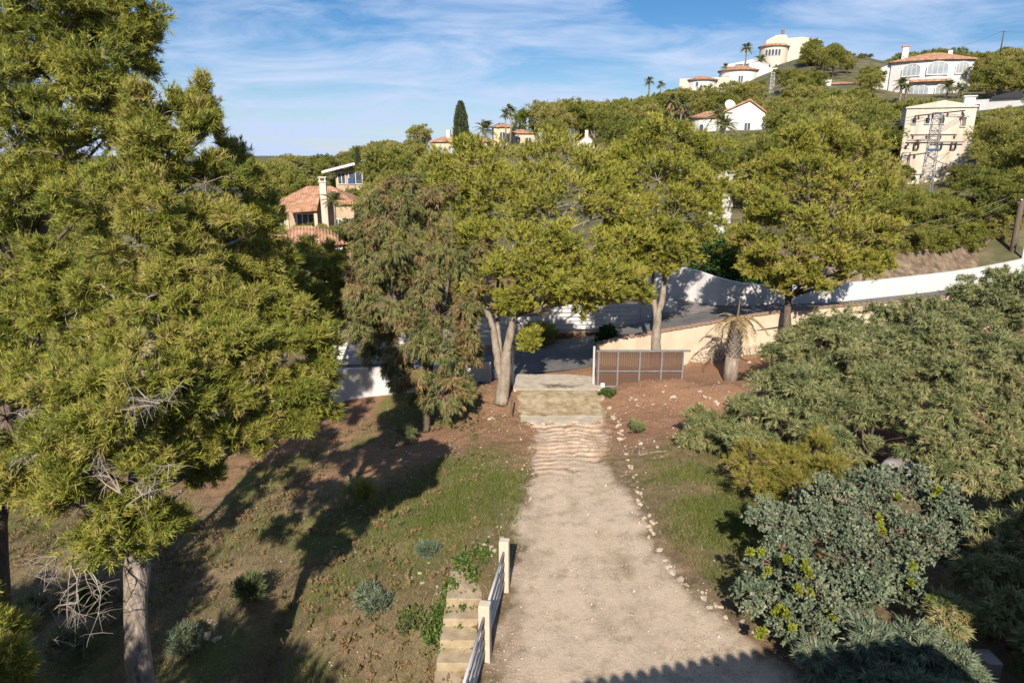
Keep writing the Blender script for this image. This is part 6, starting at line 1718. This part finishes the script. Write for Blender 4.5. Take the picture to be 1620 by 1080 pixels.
# car
p = pt(549, 492, 47.5); car = empty('parked_car', p, 0.15, 'white car seen from the front between the left trees', 'car')
body = MB(); secs = [(-2.0, 0.72, 0.25, 0.62), (-1.9, 0.80, 0.2, 0.78), (-1.0, 0.86, 0.2, 0.92), (-0.9, 0.86, 0.2, 0.94), (1.6, 0.86, 0.2, 1.0), (2.0, 0.8, 0.25, 0.9)]
for (a, b) in zip(secs[:-1], secs[1:]):
    body.hexa([(-a[1], a[0], a[2]), (a[1], a[0], a[2]), (a[1] * .96, a[0], a[3]), (-a[1] * .96, a[0], a[3])], [(-b[1], b[0], b[2]), (b[1], b[0], b[2]), (b[1] * .96, b[0], b[3]), (-b[1] * .96, b[0], b[3])])
body.build('body', M_carpaint, car)
MB().hexa([(-.80, -1.0, .90), (.80, -1.0, .90), (.80, 1.6, .96), (-.80, 1.6, .96)], [(-.62, -.2, 1.42), (.62, -.2, 1.42), (.62, 1.3, 1.42), (-.62, 1.3, 1.42)]).build('windscreen', M_glass, car)
MB().box(-.63, .63, -.22, 1.32, 1.42, 1.47).build('roof', M_carpaint, car, bevel=.02)
for sx in (-1, 1):
    MB().box(sx * .62 - .14, sx * .62 + .14, -2.03, -1.95, .58, .70).build('headlight', M_glasspale, car)
    for wy in (-1.25, 1.25):
        MB().lathe([(0.18, -.1), (.32, -.1), (.32, .1), (.18, .1)], 16).build('wheel', M_tyre, car, loc=(sx * .78, wy, .30), rot=(0, R(90), 0))

# transformer tower
p = pt(1474, 275, 60); tw = empty('transformer_tower', p, face_cam(p) + 0.12, 'tall weathered cream transformer tower above the pines', 'tower')
MB().box(-2.65, 2.55, 0, 4.4, -4, 5.5).prism([(-2.65, 5.5), (2.55, 5.5), (0.1, 5.95)], 0, 4.4).build('wall', M_tower, tw)
MB().prism([(-2.75, 5.5), (2.65, 5.5), (2.65, 5.6), (0.1, 6.1), (-2.75, 5.6)], -0.12, 4.5).build('coping', M_tower, tw)
MB().box(1.7, 2.5, 1.0, 1.8, 5.6, 6.4).box(1.6, 2.6, .9, 1.9, 6.4, 6.5).build('roof_turret', M_white, tw)
for x in (-1.95, -0.95, 0.15): window(tw, x, -0.02, 4.15, 0.42, 0.55, 0, 0, 0, M_dark, .05, 'vent')
window(tw, 1.75, -0.02, 3.9, 0.42, 0.85, 0, 0, 0, M_stonebrown, .05, 'shutter')
for x in (-1.5, 0.25, 1.3):
    MB().box(x - .2, x - .13, -.25, 0.0, 2.1, 2.65).box(x + .13, x + .2, -.25, 0, 2.1, 2.65).box(x - .2, x + .2, -.25, -.16, 2.1, 2.17).box(x - .2, x + .2, -.25, -.16, 2.6, 2.67).build('bracket', M_dark, tw)
for (x, z) in [(-1.95, 4.75), (-0.95, 4.75), (.15, 4.75), (-1.5, 2.75), (-2.2, 2.5), (1.6, 4.85)]:
    MB().lathe([(.05, -.14), (.12, -.1), (.05, -.05), (.12, 0), (.05, .06), (.1, .1), (0.03, .16)], 8).build('insulator', M_insul, tw, loc=(x, -.35, z))
MB().box(-2.3, 0.2, -.30, -.24, 2.78, 2.86).box(-0.4, 2.0, -.3, -.24, 2.62, 2.70).build('bracket_rail', M_dark, tw)
# lattice pylon before it
def lattice(name, px, by, ty, d, wb, wt, label, arms=(), mat=None, nseg=10):
    b = pt(px, by, d); t = pt(px, ty, d); h = t.z - b.z
    root = empty(name, b, face_cam(b) + .2, label, 'pylon')
    mb = MB()
    def cn(k, z):
        w = wb + (wt - wb) * max(0, z) / h
        return Vector((w * (-.5, .5, .5, -.5)[k], w * (-.5, -.5, .5, .5)[k], z))
    for k in range(4): mb.tube([cn(k, -1.5), cn(k, h)], 0.035, 4)
    mb.build('mast', mat or M_metal, root)
    mb = MB()
    for s in range(nseg):
        z0, z1 = h * s / nseg, h * (s + 1) / nseg
        for k in range(4):
            j = (k + 1) % 4
            mb.tube([cn(k if s % 2 else j, z0), cn(j if s % 2 else k, z1)], 0.022, 4); mb.tube([cn(k, z1), cn(j, z1)], 0.022, 4)
    mb.build('bracing', mat or M_metal, root)
    for (z, w0, w1, rise) in arms:
        a = MB().tube([(w0, 0, z * h), (w1, 0, z * h + rise)], 0.05, 4)
        ar = a.build('crossarm', M_dark, root)
        for t_ in (0.05, 0.35, 0.65, 0.95):
            x = w0 + (w1 - w0) * t_
            MB().lathe([(.04, -.32), (.11, -.28), (.05, -.2), (.11, -.14), (.05, -.07), (.03, 0)], 8).build('insulator', M_insul, ar, loc=(x, 0, z * h + rise * t_))
    return root, h
py_, ph = lattice('lattice_pylon', 1466, 290, 180, 56.5, 0.85, 0.6, 'steel lattice pylon in front of the transformer tower', [(0.96, -1.5, 1.9, 0.35), (0.69, -1.7, 1.6, 0.0)], nseg=12)
MB().box(-.36, .36, -.45, -.41, ph * .46, ph * .46 + .18).build('number_plate', M_blue, py_)
lattice('lattice_pylon', 904, 252, 205, 100, 0.8, 0.6, 'small steel lattice pylon left of the white gable', [(0.97, -0.9, 0.9, 0)], M_metal, 9)
lattice('lattice_pylon', 1219, 155, 116, 150, 0.9, 0.7, 'pale lattice pylon below the yellow hill top house', [], M_frame, 8)
lattice('lattice_pylon', 1018, 205, 180, 120, 0.9, 0.8, 'short pale pylon standing in the wood right of the umbrella pines', [], M_frame, 6)
def pole(px, by, ty, d, r, label, mat, arm=0.0):
    b = pt(px, by, d); t = pt(px, ty, d); h = t.z - b.z
    root = empty('utility_pole', b, 0, label, 'pole')
    MB().tube([(0, 0, -1.0), (0, 0, h)], [r * 1.15, r], 9).build('post', mat, root, smooth=True)
    if arm: MB().box(-arm, arm, -.06, .06, h - .3, h - .2).build('crossarm', mat, root)
    for x in (-0.12, 0.12): MB().lathe([(.03, 0), (.06, .05), (.04, .1), (.0, .16)], 8).build('insulator', M_insul, root, loc=(x, -.1, h - .15))
    return t
T1 = pole(1596, 425, 312, 44, 0.16, 'dark timber utility pole at the right frame', M_pole, 0.3)
T3 = pole(1614, 430, 372, 43, 0.09, 'short grey metal post right of the timber pole', M_greymetal)
T2 = pole(1584, 75, 50, 150, 0.12, 'distant pole on the wooded skyline at the right', M_pole, 0.6)
pole(912, 250, 224, 99, 0.1, 'thin pole beside the small lattice pylon', M_pole)

# ------------------------------------------------------------------ cables
def wire(name, a, b, sag, label, r=0.02, group=None):
    a, b = Vector(a), Vector(b)
    pts = [a.lerp(b, t) - Vector((0, 0, sag * 4 * t * (1 - t))) for t in np.linspace(0, 1, 14)]
    return tag(MB().tube(pts, r, 4).build(name, M_wire), label, 'cable', group)
for k, (x, y) in enumerate([(1420, 186), (1420, 190), (1420, 194)]):
    wire('power_cable', pt(1448 + 14 * k, 184 + 2 * k, 56.3), pt(1130, 216 + 5 * k, 72), 0.6, 'power cable of the parallel set running left from the pylon', 0.022, 'cables left of the pylon')
    wire('power_cable', pt(1470 + 14 * k, 184 - 2 * k, 56.3), pt(1700, 164 + 5 * k, 66), 0.5, 'power cable of the parallel set running right from the pylon', 0.022, 'cables right of the pylon')
wire('power_cable', T1, pt(1395, 362, 40), 0.35, 'upper cable from the timber pole into the broad pine', 0.02)
wire('power_cable', T1 - Vector((0, 0, .4)), pt(1400, 374, 40), 0.45, 'lower cable from the timber pole into the broad pine', 0.018)
wire('power_cable', T1, pt(1700, 308, 40), 0.1, 'cable from the timber pole out of the right frame', 0.02)
wire('power_cable', T2, pt(1480, 82, 160), 0.6, 'fine cable from the skyline pole towards the arched villa', 0.03)
wire('power_cable', T2, pt(1700, 40, 140), 0.6, 'fine cable from the skyline pole out of the right frame', 0.03)
wire('power_cable', pt(904, 244, 99), pt(960, 240, 90), 0.2, 'fine cable running right from the small lattice pylon', 0.025)
wire('power_cable', pt(1470, 248, 56.4), pt(1520, 262, 54), 0.2, 'slack cable low on the pylon leading right', 0.03)
wire('power_cable', pt(1472, 250, 56.4), pt(1512, 235, 60), 0.15, 'stay wire from the pylon to the tower', 0.02)

# ------------------------------------------------------------------ the villa under the viewpoint: only its shadow reaches the picture
ea = R(13.9)
vl = empty('villa', (1.0, 2.75, 0), ea, 'tile roofed villa under the viewpoint whose eave shadow reaches the gravel', 'villa')
MB().box(-9, 5.6, -10.6, -0.6, -4, 5.15).build('wall', M_white, vl)
mb = MB()
mb.add([(-9.6, 0, 5.4), (5.9, 0, 5.4), (5.9, -5.5, 7.2), (-9.6, -5.5, 7.2), (-9.6, 0, 5.25), (5.9, 0, 5.25), (5.9, -11, 5.25), (-9.6, -11, 5.25), (5.9, -11, 5.4), (-9.6, -11, 5.4)],
       [(0, 1, 2, 3), (4, 5, 1, 0), (3, 2, 8, 9), (7, 6, 5, 4), (9, 8, 6, 7), (1, 5, 6, 8, 2), (0, 3, 9, 7, 4)])
mb.build('roof', M_roof, vl)
tl = MB().tube([(0, 0.12, 5.42), (0, -1.2, 5.87)], [0.105, 0.09], 10).mesh('roof_tile', M_terra, True)
for k in range(57): link('roof_tile', tl, vl, loc=(-9.4 + k * 0.265, 0, 0))
vb = empty('villa', (7.2, 2.4, 0), R(41), 'upper block of the villa under the viewpoint shading the right thicket', 'villa')
MB().box(0.3, 13, -9, -0.5, -4, 7.75).build('wall', M_white, vb)
hip_roof(0.3, 13, -9, -0.5, 7.9, 1.2, 0.5).build('roof', M_roof, vb)
